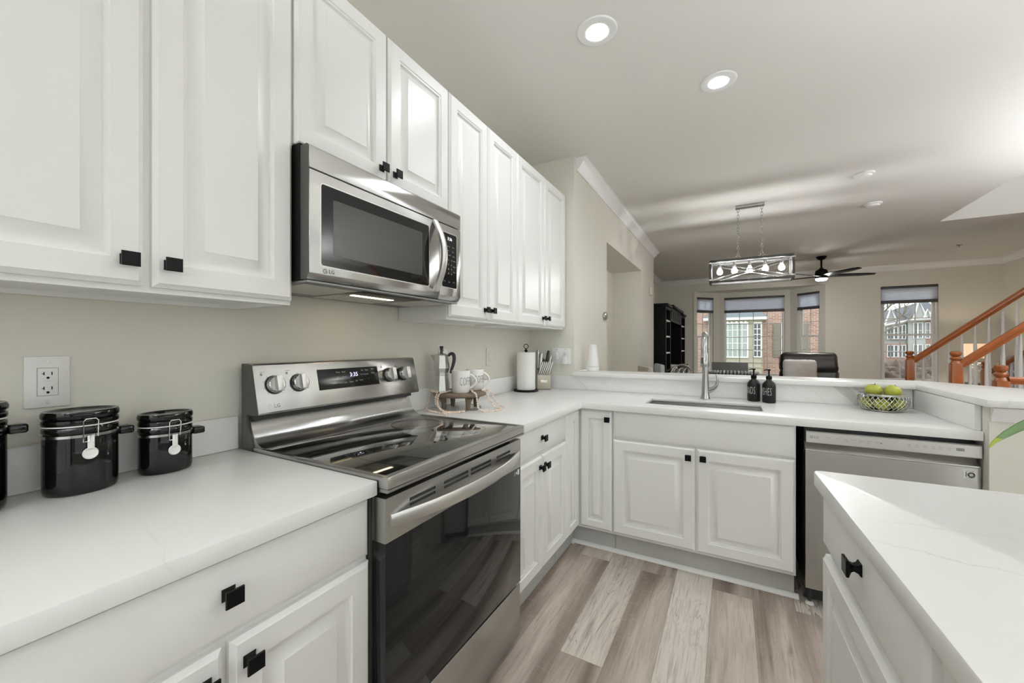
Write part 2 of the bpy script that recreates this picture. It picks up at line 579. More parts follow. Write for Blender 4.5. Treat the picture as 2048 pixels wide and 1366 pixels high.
    def knob(s, M, size=0.0155):
        k = size / 0.0155
        pf = [(0.0, 0.0115), (0.0025, 0.0115), (0.006, 0.0078), (0.012, 0.006), (0.0165, 0.0075), (0.0205, 0.0125), (0.0225, 0.0155), (0.0265, 0.0155), (0.0275, 0.0145)]
        v = s._loops([[(-a * k, -a * k, d), (a * k, -a * k, d), (a * k, a * k, d), (-a * k, a * k, d)] for d, a in pf], M=M)
        return s

    def text(s, body, size, M, depth=0.0004, align='CENTER', sx=1.0, bend=None, spacing=1.0, thin=0.0):
        """letters as shallow solids; M maps local x right, y up, z out. bend = radius of the cylinder they wrap."""
        cu = bpy.data.curves.new('lettering', 'FONT')
        cu.body = body
        cu.size = size
        cu.align_x = align
        cu.align_y = 'CENTER'
        cu.extrude = depth
        cu.resolution_u = 2
        cu.space_character = spacing
        cu.offset = thin
        ob = bpy.data.objects.new('lettering', cu)
        COL.objects.link(ob)
        dg = bpy.context.evaluated_depsgraph_get()
        me = bpy.data.meshes.new_from_object(ob.evaluated_get(dg))
        bpy.data.objects.remove(ob)
        bpy.data.curves.remove(cu)
        vs_ = []
        for v in me.vertices:
            p = v.co.copy()
            p.x *= sx
            if bend:
                a = p.x / bend
                p = Vector((bend * math.sin(a) + p.z * math.sin(a), p.y, bend * (math.cos(a)) + p.z * math.cos(a)))
            vs_.append(s.bm.verts.new(M @ p))
        for f in me.polygons:
            try:
                s.bm.faces.new([vs_[i] for i in f.vertices])
            except ValueError:
                pass
        bpy.data.meshes.remove(me)
        return s

    def xf(s, M):
        s.bm.transform(M)
        return s


ROOTINV = {}


def top_of(o):
    while o.parent:
        o = o.parent
    return o


def build(name, mb, m, parent=None, local=False, smooth=38, label=None, kind=None):
    bm = mb.bm
    bmesh.ops.recalc_face_normals(bm, faces=bm.faces)
    if parent is not None and not local:
        bm.transform(ROOTINV[top_of(parent).name])
    me = bpy.data.meshes.new(name)
    bm.to_mesh(me)
    bm.free()
    me.materials.append(m)
    if smooth:
        me.polygons.foreach_set('use_smooth', [True] * len(me.polygons))
        try:
            me.set_sharp_from_angle(angle=math.radians(smooth))
        except Exception:
            pass
    o = bpy.data.objects.new(name, me)
    COL.objects.link(o)
    if parent is not None:
        o.parent = parent
    if label:
        o['label'] = label
    if kind:
        o['kind'] = kind
    return o


def thing(name, loc, label, cat, group=None, rz=0.0):
    o = bpy.data.objects.new(name, None)
    o.empty_display_size = 0.05
    COL.objects.link(o)
    o.location = loc
    o.rotation_euler = (0, 0, rz)
    o['label'] = label
    o['category'] = cat
    if group:
        o['group'] = group
    ROOTINV[o.name] = (Matrix.Translation(loc) @ Matrix.Rotation(rz, 4, 'Z')).inverted()
    return o


def solo(name, mb, m, label, cat, group=None, smooth=38):
    bm = mb.bm
    xs = [v.co.x for v in bm.verts]
    ys = [v.co.y for v in bm.verts]
    zs = [v.co.z for v in bm.verts]
    c = Vector(((min(xs) + max(xs)) / 2, (min(ys) + max(ys)) / 2, min(zs)))
    bm.transform(Matrix.Translation(-c))
    o = build(name, mb, m, smooth=smooth)
    o.location = c
    o['label'] = label
    o['category'] = cat
    if group:
        o['group'] = group
    ROOTINV[o.name] = Matrix.Translation(c).inverted()
    return o


def struct(name, mb, m, parent=None, smooth=38):
    o = build(name, mb, m, smooth=smooth)
    o['kind'] = 'structure'
    ROOTINV[o.name] = Matrix.Identity(4)
    if parent is not None:
        o.parent = parent
    return o


def copy_thing(src, loc, label=None, group=None, rz=None):
    r = src.copy()
    COL.objects.link(r)
    r.location = loc
    if rz is not None:
        r.rotation_euler = (0, 0, rz)
    if label:
        r['label'] = label
    if group:
        r['group'] = group
    for ch in list(src.children):
        c = ch.copy()
        COL.objects.link(c)
        c.parent = r
        for g in list(ch.children):
            d = g.copy()
            COL.objects.link(d)
            d.parent = c
    return r


def curve_pts(path, k=5):
    """Catmull-Rom points through a few control points"""
    P = [Vector(p) for p in path]
    out = []
    for i in range(len(P) - 1):
        p0, p1, p2, p3 = P[max(i - 1, 0)], P[i], P[i + 1], P[min(i + 2, len(P) - 1)]
        for q in range(k):
            s_ = q / k
            out.append(0.5 * ((2 * p1) + (p2 - p0) * s_ + (2 * p0 - 5 * p1 + 4 * p2 - p3) * s_ * s_ + (3 * p1 - p0 - 3 * p2 + p3) * s_ ** 3))
    return out + [P[-1]]


def lerp_list(v, k=5):
    out = []
    for a, b in zip(v[:-1], v[1:]):
        out += [a + (b - a) * q / k for q in range(k)]
    return out + [v[-1]]


X, Y, Z = Vector((1, 0, 0)), Vector((0, 1, 0)), Vector((0, 0, 1))
CZ = 2.764      # ceiling height

# ================================================================== THE SETTING
FL = MB().box(-1.0, 5.7, -3.42, 9.45, -0.1, 0.0)
struct('floor', FL, FLOOR)

xs = [-1.0, 3.70, 5.62, 5.75]
ys = [-3.42, 4.54, 6.0, 9.45]
struct('ceiling', MB().cells(xs, ys, [CZ, CZ + 0.25], lambda i, j, k: not (i == 1 and j == 1)), CEIL)

struct('wall_left', MB().box(-0.12, 0, -3.3, 2.255, 0, CZ), WALL)
struct('wall_dining', MB().cells([-0.9, -0.02, 0.392], [2.255, 3.195, 4.965, 5.94], [0, 2.292, CZ],
                                 lambda i, j, k: not (i == 1 and j == 1 and k == 0)), WALL)
struct('wall_living', MB().box(-0.15, -0.02, 5.94, 9.3, 0, CZ), WALL)
struct('wall_right', MB().cells([5.57, 5.70], [-3.3, -3.05, 1.6, 9.3], [0, 0.25, 2.45, CZ], lambda i, j, k: not (j == 1 and k == 1)), WALL)
struct('wall_back', MB().cells([-0.12, 0.75, 4.75, 5.70], [-3.42, -3.3], [0, 0.12, 2.40, CZ], lambda i, j, k: not (i == 1 and k == 1)), WALL)
# street-side wall with the bay opening and the single window
BX0, BX1, BZ1 = 0.742, 3.142, 2.483
W4 = (3.984, 4.775, 0.56, 2.372)
struct('wall_front', MB().cells([-0.15, BX0, BX1, W4[0], W4[1], 5.70], [9.3, 9.45], [0, W4[2], W4[3], BZ1, CZ],
                                lambda i, j, k: not ((i == 1 and k < 3) or (i == 3 and k == 1))), WALL)
# shaft of the stair opening, upstairs
struct('wall_stairwell', MB().cells([3.55, 3.70, 5.62, 5.75], [4.40, 4.54, 6.0, 6.15], [CZ + 0.25, 5.2],
                                    lambda i, j, k: not (i == 1 and j == 1)), CEIL)
struct('ceiling_stairwell', MB().box(3.55, 5.75, 4.40, 6.15, 5.2, 5.3), CEIL)

# bay: three panels
bayP = [(BX0, 9.30), (1.25, 9.85), (2.62, 9.85), (BX1, 9.30)]
BAY_OPEN = []
wb = MB()
for q in range(3):
    a, b = Vector(bayP[q]), Vector(bayP[q + 1])
    d = (b - a)
    ln = d.length
    M = Matrix.Translation((a.x, a.y, 0)) @ Matrix.Rotation(math.atan2(d.y, d.x), 4, 'Z')
    if q == 1:
        h0, h1 = 0.085, 1.272
    elif q == 0:
        h0, h1 = 0.075, 0.56
    else:
        h0, h1 = ln - 0.60, ln - 0.115
    BAY_OPEN.append((M, h0, h1))
    wb.cells([0, h0, h1, ln], [0.0, 0.13], [0.0, 0.56, 2.366, BZ1 + 0.1], lambda i, j, k: not (i == 1 and k == 1), M=M)
struct('wall_bay', wb, WALL)
struct('ceiling_bay', MB().prism([(BX0, 9.32), (BX1, 9.32), (2.70, 9.95), (1.17, 9.95)], BZ1 + 0.002, BZ1 + 0.1), WALL)
struct('floor_bay', MB().prism([(BX0, 9.45), (BX1, 9.45), (2.70, 9.95), (1.17, 9.95)], -0.1, 0.0), FLOOR)

# half wall that carries the bar
HW = [(0.394, 2.257), (2.374, 2.257), (2.374, 1.558), (3.03, 1.558), (2.34, 2.42), (0.394, 2.42)]
struct('wall_peninsula', MB().prism(HW, 0, 1.02), WALL)

# crown moulding
CR = [(0, CZ), (0, CZ - 0.105), (0.012, CZ - 0.105), (0.016, CZ - 0.088), (0.030, CZ - 0.075), (0.055, CZ - 0.035), (0.068, CZ - 0.028), (0.072, CZ - 0.012), (0.080, CZ - 0.010), (0.080, CZ)]
struct('trim_1', MB().sweep([(-0.02, 5.941), (0.393, 5.941), (0.393, 2.30)][::-1], [(-a, z) for a, z in CR]), TRIMW)
struct('trim_2', MB().sweep([(-0.019, 5.96), (-0.019, 9.299), (5.569, 9.299), (5.569, 6.2)], [(-a, z) for a, z in CR]), TRIMW)
# moulding below the bar end, window casing lines
struct('trim_3', MB().sweep([(2.376, 1.557), (3.03, 1.557)], [(-a, z) for a, z in [(0, 1.019), (0, 0.965), (0.006, 0.963), (0.010, 0.972), (0.012, 0.985), (0.022, 1.000), (0.026, 1.019)]]), TRIMW)
struct('trim_4', MB().cells([BX0 - 0.02, BX0 + 0.002, BX1 - 0.002, BX1 + 0.02], [9.285, 9.305], [0.0, BZ1 - 0.002, BZ1 + 0.02], lambda i, j, k: not (i == 1 and k == 0)), WALL)
struct('baseboard_front', MB().box(3.17, 5.56, 9.285, 9.299, 0.001, 0.13, 0.004), TRIMW)
struct('baseboard_living', MB().box(-0.019, -0.005, 5.97, 9.28, 0.001, 0.13, 0.004), TRIMW)

# windows: frame, glass, bars


def window(name, M, wd, z0, z1, rails, cols, dh, dep=0.13):
    """M: local x along the wall, local y outward through it; opening wd wide."""
    fr = MB()
    f = 0.035
    fr.cells([0.001, f, wd - f, wd - 0.001], [0.035, 0.10], [z0 + 0.001, z0 + f, z1 - f, z1 - 0.001], lambda i, j, k: not (i == 1 and k == 1), M=M)
    r = struct(name, fr, TRIMW)
    if dh:                                            # two sashes with a meeting rail
        zm = 1.452
        sash = [(z0 + f, zm + 0.018, 0.045, 0.066), (zm - 0.018, z1 - f, 0.070, 0.092)]
    else:
        sash = [(z0 + f, z1 - f, 0.05, 0.075)]
    for a, b, y0, y1 in sash:
        g = 0.034 if dh else 0.014
        sb = MB().cells([f + 0.001, f + g, wd - f - g, wd - f - 0.001], [y0, y1], [a + 0.001, a + g, b - g, b - 0.001], lambda i, j, k: not (i == 1 and k == 1), M=M)
        ym = (y0 + y1) / 2
        x0, x1 = f + g, wd - f - g
        s_ = struct(name + '_sash', sb, TRIMW, parent=r)
        mb = MB()
        for c in range(1, cols):
            xx = x0 + (x1 - x0) * c / cols
            mb.box(xx - 0.008, xx + 0.008, ym - 0.005, ym + 0.005, a + g, b - g, M=M)
        for zz in rails:
            if a + g + 0.03 < zz < b - g - 0.03:
                mb.box(x0, x1, ym - 0.0045, ym + 0.0045, zz - 0.008, zz + 0.008, M=M)
        struct(name + '_bars', mb, TRIMW, parent=s_)
        struct(name + '_glass', MB().box(x0 - 0.004, x1 + 0.004, ym - 0.0015, ym + 0.0015, a + g - 0.004, b - g + 0.004, M=M), PANE, parent=s_)
    return r


for q, nm in ((0, 'window_1'), (1, 'window_2'), (2, 'window_3')):
    M, h0, h1 = BAY_OPEN[q]
    rl = [0.848, 1.146, 1.445, 1.745, 2.045] if q == 1 else [0.86, 1.16, 1.75, 2.05]
    window(nm, M @ Matrix.Translation((h0, 0, 0)), h1 - h0, 0.56, 2.366, rl, 4 if q == 1 else 2, q != 1)
window('window_4', Matrix.Translation((W4[0], 9.3, 0)), W4[1] - W4[0], W4[2], W4[3], [0.84, 1.13, 1.76, 2.06], 3, True)
struct('trim_5', MB().box(W4[0] - 0.03, W4[1] + 0.03, 9.262, 9.3, 0.535, 0.558, 0.004), TRIMW)

window('fill_window_5', Matrix(((-1, 0, 0, 4.75), (0, -1, 0, -3.3), (0, 0, 1, 0), (0, 0, 0, 1))), 4.0, 0.12, 2.40, [], 4, False)  # unseen window added behind the camera for fill daylight
window('fill_window_6', Matrix(((0, 1, 0, 5.57), (-1, 0, 0, 1.6), (0, 0, 1, 0), (0, 0, 0, 1))), 4.65, 0.25, 2.45, [], 5, False)  # unseen window added in the right wall to light the room sideways
# cellular shades


def shade(M, wd, z1, drop, label):
    loc = M @ Vector((wd / 2, 0.0, z1))
    t = thing('cellular_shade', loc, label, 'window shade', 'blue grey cellular shades')
    build('head_rail', MB().box(0.004, wd - 0.004, -0.006, 0.032, z1 - 0.042, z1 - 0.002, 0.003, M=M), SHDARK, t)
    n = 9
    z = [z1 - 0.042 - (drop - 0.105) * i / (2 * n) for i in range(2 * n + 1)]
    poly = [(0.013 + (0.007 if i % 2 else 0), zz) for i, zz in enumerate(z)] + [(0.017 - (0.007 if i % 2 else 0) + 0.006, zz) for i, zz in reversed(list(enumerate(z)))]
    mb = MB()
    mb.loops([[(xx, p[0], p[1]) for p in poly] for xx in (0.012, wd - 0.012)], M=M)
    build('pleated_fabric', mb, CELL, t, smooth=0)
    zb = z1 - drop
    build('bottom_rail', MB().box(0.008, wd - 0.008, -0.004, 0.030, zb, zb + 0.060, 0.003, M=M), SHDARK, t)
    return t


lab = ['cellular shade drawn down on the narrow left side of the bay', 'widest cellular shade, across the middle bay window', 'cellular shade on the angled right side of the bay']
for q in range(3):
    M, h0, h1 = BAY_OPEN[q]
    shade(M @ Matrix.Translation((h0, 0, 0)), h1 - h0, 2.364, 0.355, lab[q])
shade(Matrix.Translation((W4[0], 9.3, 0)), W4[1] - W4[0], 2.368, 0.325, 'cellular shade on the separate window beside the stairs')

# ------------------------------------------------------------------ recessed lamps


def downlight(x, y, label=None, m=LED, z=CZ):
    t = thing('recessed_light', (x, y, z), label or 'round recessed ceiling light', 'ceiling light', 'recessed ceiling lights' if m is LED else None)
    build('trim_ring', MB().lathe([(0.049, -0.002), (0.049, -0.005), (0.056, -0.008), (0.090, -0.006), (0.095, -0.001), (0.049, -0.001)], (x, y, z), 40), WHITEP, t)
    build('diffuser', MB().lathe([(0.048, -0.0040), (0.048, -0.002)], (x, y, z), 32), m, t)
    return t


downlight(0.920, 1.123, 'lit recessed ceiling light above the range, the nearer one')
downlight(1.417, 1.811, 'lit recessed ceiling light over the sink peninsula')
for x, y in ((2.1, -2.4), (0.9, -2.4)):
    downlight(x, y, 'lit recessed ceiling light over the kitchen behind the camera')
downlight(4.6, 5.0, 'lit recessed light at the top of the stairwell', LEDUP, 5.2)

# added fill lamps that throw their light on the ceiling (one behind the camera, the others to the right, all out of view)


def fill_torchiere(x, y, label, q):
    t = thing('fill_lamp', (x, y, 0), label, 'lamp', 'added fill lamps shining at the ceiling')
    build('base', MB().lathe([(0, 0.0005), (0.15, 0.0005), (0.15, 0.02), (0.03, 0.035), (0, 0.035)], (x, y, 0), 28), BLACK, t)
    build('pole', MB().lathe([(0.014, 0.03), (0.014, 1.74)], (x, y, 0), 12), BLACK, t)
    build('bowl', MB().lathe([(0.02, 1.735), (0.14, 1.76), (0.20, 1.84), (0.197, 1.84), (0.138, 1.764), (0.0, 1.745)], (x, y, 0), 32), BLACK, t)
    build('diffuser', MB().lathe([(0.0, 1.790), (0.155, 1.790), (0.155, 1.794), (0.0, 1.794)], (x, y, 0), 28), FILL_UPL[q], t)


fill_torchiere(1.5, -2.1, 'added black fill lamp with an upturned bowl behind the camera', 0)
fill_torchiere(3.0, 0.35, 'added black fill lamp with an upturned bowl beyond the island', 1)
fill_torchiere(4.9, 2.9, 'added black fill lamp with an upturned bowl near the guard rail', 2)

# ================================================================== CABINETS


def put_door(parent, o, ua, uc, wd, h, knob=None, kind='raised', name='door', rail=0.056):
    M = frame(o, ua, uc)
    d = build(name, MB().door(M, wd, h, kind=kind, rail=rail), WHITE, parent)
    if knob:
        build('knob', MB().knob(M @ Matrix.Translation((knob[0], knob[1], 0.0195))), BLACK, d)
    return d


def upper(y0, y1, z0, z1, doors, label):
    t = thing('wall_cabinet', (0.16, (y0 + y1) / 2, z0), label, 'kitchen cabinet', 'white wall cabinets')
    e = 0.012
    build('body', MB().cells([0.002, 0.016, 0.286, 0.3055], [y0, y0 + 0.016, y1 - 0.016, y1], [z0 - e, z0, z1],
                             lambda i, j, k: not (k == 0 and i == 1 and j == 1)), WHITE, t)
    for a, b, kn in doors:
        wd = b - a
        put_door(t, (0.306, a, z0 + 0.001), Y, X, wd, z1 - z0 - 0.001, ((wd - 0.030) if kn > 0 else 0.030, 0.053))
    return t


ZU, ZT = 1.397, 2.4557
upper(-0.690, -0.001, ZU, ZT, [(-0.687, -0.349, 1), (-0.333, -0.004, -1)], 'white wall cabinet with two doors above the black canisters')
upper(0.001, 0.752, 1.877, ZT, [(0.004, 0.371, 1), (0.380, 0.749, -1)], 'short white wall cabinet above the microwave')
upper(0.754, 1.428, ZU, ZT, [(0.757, 1.088, 1), (1.095, 1.425, -1)], 'tall white wall cabinet just past the microwave')
upper(1.430, 2.242, ZU, ZT, [(1.433, 1.833, 1), (1.840, 2.239, -1)], 'white wall cabinet nearest the corner above the paper towels')


def base_x(y0, y1, x1=0.64, doors=(), drawers=(), label='', z1=0.8755):
    t = thing('base_cabinet', ((0.02 + x1) / 2, (y0 + y1) / 2, 0), label, 'kitchen cabinet', 'white base cabinets')
    build('body', MB().cells([0.002, 0.58, x1 - 0.0005], [y0, y1], [0.001, 0.135, z1], lambda i, j, k: not (i == 1 and k == 0)), WHITE, t)
    build('toe_kick', MB().box(0.582, 0.588, y0 + 0.001, y1 - 0.001, 0.001, 0.134), TOEK, t)
    for a, b, za, zb, kn in doors:
        put_door(t, (x1, a, za), Y, X, b - a, zb - za, kn)
    for a, b, za, zb, kn in drawers:
        put_door(t, (x1, a, za), Y, X, b - a, zb - za, kn, 'slab', 'drawer_front')
    return t


base_x(-0.690, -0.003, doors=[(-0.686, -0.345, 0.15, 0.704, (0.341 - 0.032, 0.505)), (-0.333, -0.005, 0.15, 0.704, (0.032, 0.505))],
       drawers=[(-0.684, -0.009, 0.720, 0.862, (0.346, 0.082))], label='white base cabinet with a wide drawer under the canisters')
base_x(0.768, 1.398, doors=[(0.773, 1.068, 0.15, 0.716, (0.295 - 0.030, 0.513)), (1.073, 1.395, 0.15, 0.716, (0.024, 0.513))],
       drawers=[(0.776, 1.394, 0.731, 0.868, (0.285, 0.074))], label='white base cabinet with one drawer between the range and the corner')

# corner unit with a folding pair of doors
t = thing('base_cabinet', (0.33, 1.82, 0), 'white corner base cabinet with a folded pair of narrow doors', 'kitchen cabinet', 'white base cabinets')
build('body', MB().cells([0.002, 0.58, 0.6395, 0.861], [1.400, 1.6355, 1.70, 2.234], [0.001, 0.135, 0.8755],
                         lambda i, j, k: not (i == 2 and j == 0) and not (k == 0 and ((i == 1 and j < 2) or (j == 1 and i > 0)))), WHITE, t)
build('toe_kick', MB().cells([0.582, 0.588, 0.861], [1.401, 1.694, 1.699], [0.001, 0.134], lambda i, j, k: i == 0 or j == 1), TOEK, t)
put_door(t, (0.640, 1.403, 0.15), Y, X, 0.208, 0.718)
put_door(t, (0.6625, 1.635, 0.15), X, -Y, 0.1955, 0.718, (0.1735, 0.670))

# sink unit
t = thing('base_cabinet', (1.31, 1.93, 0), 'white sink base cabinet with two wide doors and a plain false drawer', 'kitchen cabinet', 'white base cabinets')
build('body', MB().cells([0.863, 0.883, 1.737, 1.757], [1.6355, 1.655, 1.70, 2.232], [0.001, 0.135, 0.62, 0.8755],
                         lambda i, j, k: not (k == 0 and j < 2) and not (k == 2 and i == 1 and j >= 1)), WHITE, t)
build('toe_kick', MB().box(0.864, 1.756, 1.694, 1.699, 0.001, 0.134), TOEK, t)
put_door(t, (0.867, 1.635, 0.715), X, -Y, 0.886, 0.158, None, 'slab', 'false_drawer_front')
put_door(t, (0.867, 1.635, 0.15), X, -Y, 0.441, 0.553, (0.441 - 0.031, 0.505))
put_door(t, (1.318, 1.635, 0.15), X, -Y, 0.435, 0.553, (0.031, 0.508))
struct('trim_6', MB().sweep([(0.5885, 1.66), (0.5885, 1.6935), (1.775, 1.6935)][::-1], [(0, 0.001), (0, 0.022), (0.005, 0.021), (0.014, 0.012), (0.017, 0.001)]), TRIMW)

# ------------------------------------------------------------------ worktops
solo('worktop', MB().box(0.002, 0.6805, -0.75, -0.001, 0.876, 0.914, 0.003), QUARTZ,
     'white quartz worktop to the left of the range, under the canisters', 'countertop', 'quartz worktops')
xs = [0.002, 0.6805, 1.005, 1.027, 1.630, 1.652, 2.372]
ys = [0.764, 1.590, 1.720, 1.742, 2.015, 2.037, 2.253]
solo('worktop', MB().cells(xs, ys, [0.876, 0.895, 0.914], lambda i, j, k: (i == 0 or j > 0) and not (i == 3 and j == 3) and not (k == 0 and i in (2, 3, 4) and j in (2, 3, 4)), bev=0.002), QUARTZ,
     'L-shaped white quartz worktop that holds the sink', 'countertop', 'quartz worktops')
solo('backsplash', MB().box(0.002, 0.020, -0.75, -0.004, 0.9145, 1.024, 0.0015), QUARTZ,
     'low quartz upstand behind the black canisters', 'backsplash', 'quartz upstands')
solo('backsplash', MB().box(0.002, 0.020, 0.766, 2.2535, 0.9145, 1.024, 0.0012), QUARTZ,
     'low quartz upstand behind the wooden riser and the paper towels', 'backsplash', 'quartz upstands')
solo('backsplash', MB().box(0.0205, 2.352, 2.235, 2.2535, 0.9145, 1.0195, 0.0012), QUARTZD,
     'long quartz upstand below the raised bar, behind the faucet', 'backsplash', 'quartz upstands')
solo('backsplash', MB().box(2.353, 2.3725, 1.61, 2.2345, 0.9145, 1.0195, 0.0012), QUARTZ,
     'short quartz upstand closing the worktop end beside the fruit bowl', 'backsplash', 'quartz upstands')
BAR = [(0.394, 2.203), (2.352, 2.203), (2.352, 1.518), (3.22, 1.518), (2.47, 2.515), (0.394, 2.515)]
solo('bar_top', MB().prism(BAR, 1.0215, 1.051, 0.003), QUARTZ, 'raised white quartz bar ledge behind the sink', 'bar counter')

# ------------------------------------------------------------------ island
ISL = thing('kitchen_island', (1.68, 0.655, 0), 'white kitchen island with one drawer front facing the range', 'kitchen island', None, math.radians(2.05))
build('body', MB().cells([0.037, 0.095, 0.90], [-2.1, -0.022], [0.001, 0.11, 0.8755], lambda i, j, k: not (i == 0 and k == 0)), WHITE, ISL, local=True)
for q in range(2):
    y1 = -0.026 - q * 0.625
    M = frame((0.0365, y1, 0.722), -Y, -X)
    d = build('drawer_front', MB().door(M, 0.585, 0.140, kind='slab'), WHITE, ISL, local=True)
    build('knob', MB().knob(M @ Matrix.Translation((0.314, 0.090, 0.0195)), 0.0165), BLACK, d, local=True)
    M = frame((0.0365, y1 + 0.002, 0.12), -Y, -X)
    build('door', MB().door(M, 0.589, 0.576), WHITE, ISL, local=True)
build('face_stile', MB().box(0.030, 0.0368, -0.640, -0.624, 0.12, 0.865, 0.001), WHITE, ISL, local=True)
pl = [(0.0, -2.15), (0.95, -2.15), (0.95, 0.0), (0.018, 0.0), (0.005, -0.005), (0.0, -0.018)]
mb = MB()
mb.prism(pl, 0.876, 0.914, 0.003)
mb.xf(Matrix.Translation((1.68, 0.655, 0)) @ Matrix.Rotation(math.radians(2.05), 4, 'Z'))
solo('island_worktop', mb, QUARTZ, 'white quartz worktop of the island with one rounded corner', 'countertop', 'quartz worktops')

# ================================================================== RANGE
RY0, RY1 = 0.003, 0.759
t = thing('electric_range', (0.36, 0.381, 0), 'stainless steel electric range with a black glass cooktop', 'stove')
build('body', MB().box(0.03, 0.645, RY0, RY1, 0.025, 0.893, 0.003), GREYP, t)
for yy in (0.06, 0.70):
    for xx in (0.10, 0.58):
        build('foot', MB().lathe([(0.018, 0.0005), (0.018, 0.008), (0.008, 0.010), (0.008, 0.026)], (xx, yy, 0), 12), BLACKP, t)
# cooktop: steel rim with a lip, glass set in it
rim = MB()
rim.cells([0.10, 0.160, 0.690, 0.7155], [RY0 - 0.002, RY0 + 0.014, RY1 - 0.014, RY1 + 0.002], [0.8935, 0.926], lambda i, j, k: not (i == 1 and j == 1), bev=0.004)
build('cooktop_rim', rim, STEEL, t)
build('cooktop_glass', MB().box(0.158, 0.692, RY0 + 0.012, RY1 - 0.012, 0.905, 0.9245, 0.001), COOKTOP, t)
for cx, cy, R in ((0.53, 0.20, 0.115), (0.53, 0.57, 0.095), (0.30, 0.19, 0.085), (0.29, 0.57, 0.105)):
    build('burner_ring', MB().lathe([(R - 0.0012, 0.9244), (R - 0.0012, 0.92465), (R, 0.92465), (R, 0.9244)], (cx, cy, 0), 64, cap0=False, cap1=False), BURN, t)
build('cooktop_front_trim', MB().prism([(0.66, 0.884), (0.712, 0.884), (0.716, 0.889), (0.716, 0.893), (0.66, 0.893)], RY0, RY1,
      M=Matrix(((1, 0, 0, 0), (0, 0, -1, RY0 + RY1), (0, 1, 0, 0), (0, 0, 0, 1)))), STEEL, t)
# rising shelf behind the glass, black slot, slanted control panel
MX = Matrix(((1, 0, 0, 0), (0, 0, -1, RY0 + RY1), (0, 1, 0, 0), (0, 0, 0, 1)))     # local x,y,z -> x, z, -y
sh = [(0.062, 1.013), (0.068, 1.013), (0.080, 0.985), (0.094, 0.956), (0.112, 0.937), (0.135, 0.9275), (0.158, 0.9265), (0.158, 0.9225), (0.05, 0.9225)]
build('rear_riser', MB().prism(sh, RY0 + 0.006, RY1 - 0.006, 0.0, M=MX), STEEL, t, smooth=50)
build('vent_slot', MB().box(0.045, 0.088, RY0 + 0.008, RY1 - 0.008, 1.0125, 1.040), BLACKP, t)
side = [(0.030, 0.894), (0.098, 0.894), (0.084, 0.925), (0.062, 0.985), (0.058, 1.03), (0.088, 1.03), (0.128, 1.033), (0.090, 1.198), (0.060, 1.201), (0.030, 1.201)]
build('backguard_body', MB().prism(side, RY0 - 0.0015, RY0 + 0.006, M=MX).prism(side, RY1 - 0.006, RY1 + 0.0015, M=MX).box(0.030, 0.060, RY0 + 0.006, RY1 - 0.006, 0.894, 1.2), GREYP, t, smooth=0)
pan = [(0.128, 1.033), (0.132, 1.036), (0.132, 1.040), (0.095, 1.196), (0.089, 1.2015), (0.055, 1.2025), (0.055, 1.199), (0.088, 1.198), (0.126, 1.036)]
build('control_panel', MB().prism([(0.090, 1.036), (0.128, 1.033), (0.1325, 1.039), (0.0955, 1.196), (0.089, 1.2015), (0.055, 1.2025), (0.055, 1.18)], RY0 - 0.001, RY1 + 0.001, 0.0015, M=MX, seg=1), STEEL, t)
# frame on the slanted panel: right = +y, up = along the slope
PO = Vector((0.1325, 0, 1.039))
UP = Vector((0.0955 - 0.1325, 0, 1.196 - 1.039)).normalized()
UC = Y.cross(UP)


def on_panel(y, z):
    k = (z - PO.z) / UP.z
    p = PO + UP * k
    return frame((p.x, y, p.z), Y, UC)


bgl = MB()
M = on_panel(0.374, 1.131)
bgl.box(-0.146, 0.146, -0.040, 0.040, 0.0002, 0.0014, 0.0006, M=M)
dsp = build('display_glass', bgl, GLASSB, t)
build('clock_digits', MB().text('3:35', 0.024, on_panel(0.392, 1.142) @ Matrix.Translation((0, 0, 0.0016)), 0.0001), DIGIT, dsp)
pr = MB()
for (yy, zz, s_) in ((0.318, 1.155, 'Oven'), (0.344, 1.155, 'Broil'), (0.318, 1.135, 'Bake'), (0.344, 1.135, 'Warm'), (0.318, 1.113, 'Self Clean'), (0.348, 1.113, 'Light'), (0.374, 1.113, 'Timer'),
                     (0.400, 1.115, 'Off'), (0.425, 1.117, 'Cook'), (0.446, 1.119, '-'), (0.466, 1.121, '+'), (0.436, 1.157, 'Set'), (0.458, 1.157, 'Time'), (0.436, 1.140, 'Air Fry'), (0.458, 1.140, 'Lock'),
                     (0.492, 1.160, 'Start'), (0.492, 1.143, 'Clear')):
    pr.text(s_, 0.0085, on_panel(yy, zz) @ Matrix.Translation((0, 0, 0.0016)), 0.0001)
build('panel_lettering', pr, PRINT, dsp)
for q, yy in enumerate((0.063, 0.150, 0.583, 0.671)):
    M = on_panel(yy, 1.128)
    k = build('control_knob', MB().lathe([(0.029, 0.0015), (0.0295, 0.012), (0.0285, 0.022), (0.0255, 0.0245), (0.014, 0.0225), (0.001, 0.022)], seg=32, M=M), NICKEL, t)
    build('dial_skirt', MB().lathe([(0.0325, 0.0002), (0.0325, 0.004), (0.029, 0.0045)], seg=28, M=M), BLACKP, t)
    kb = MB().box(-0.0105, 0.0105, -0.0265, 0.0265, 0.020, 0.041, 0.002, M=M)
    build('grip', kb, STEELB, k)
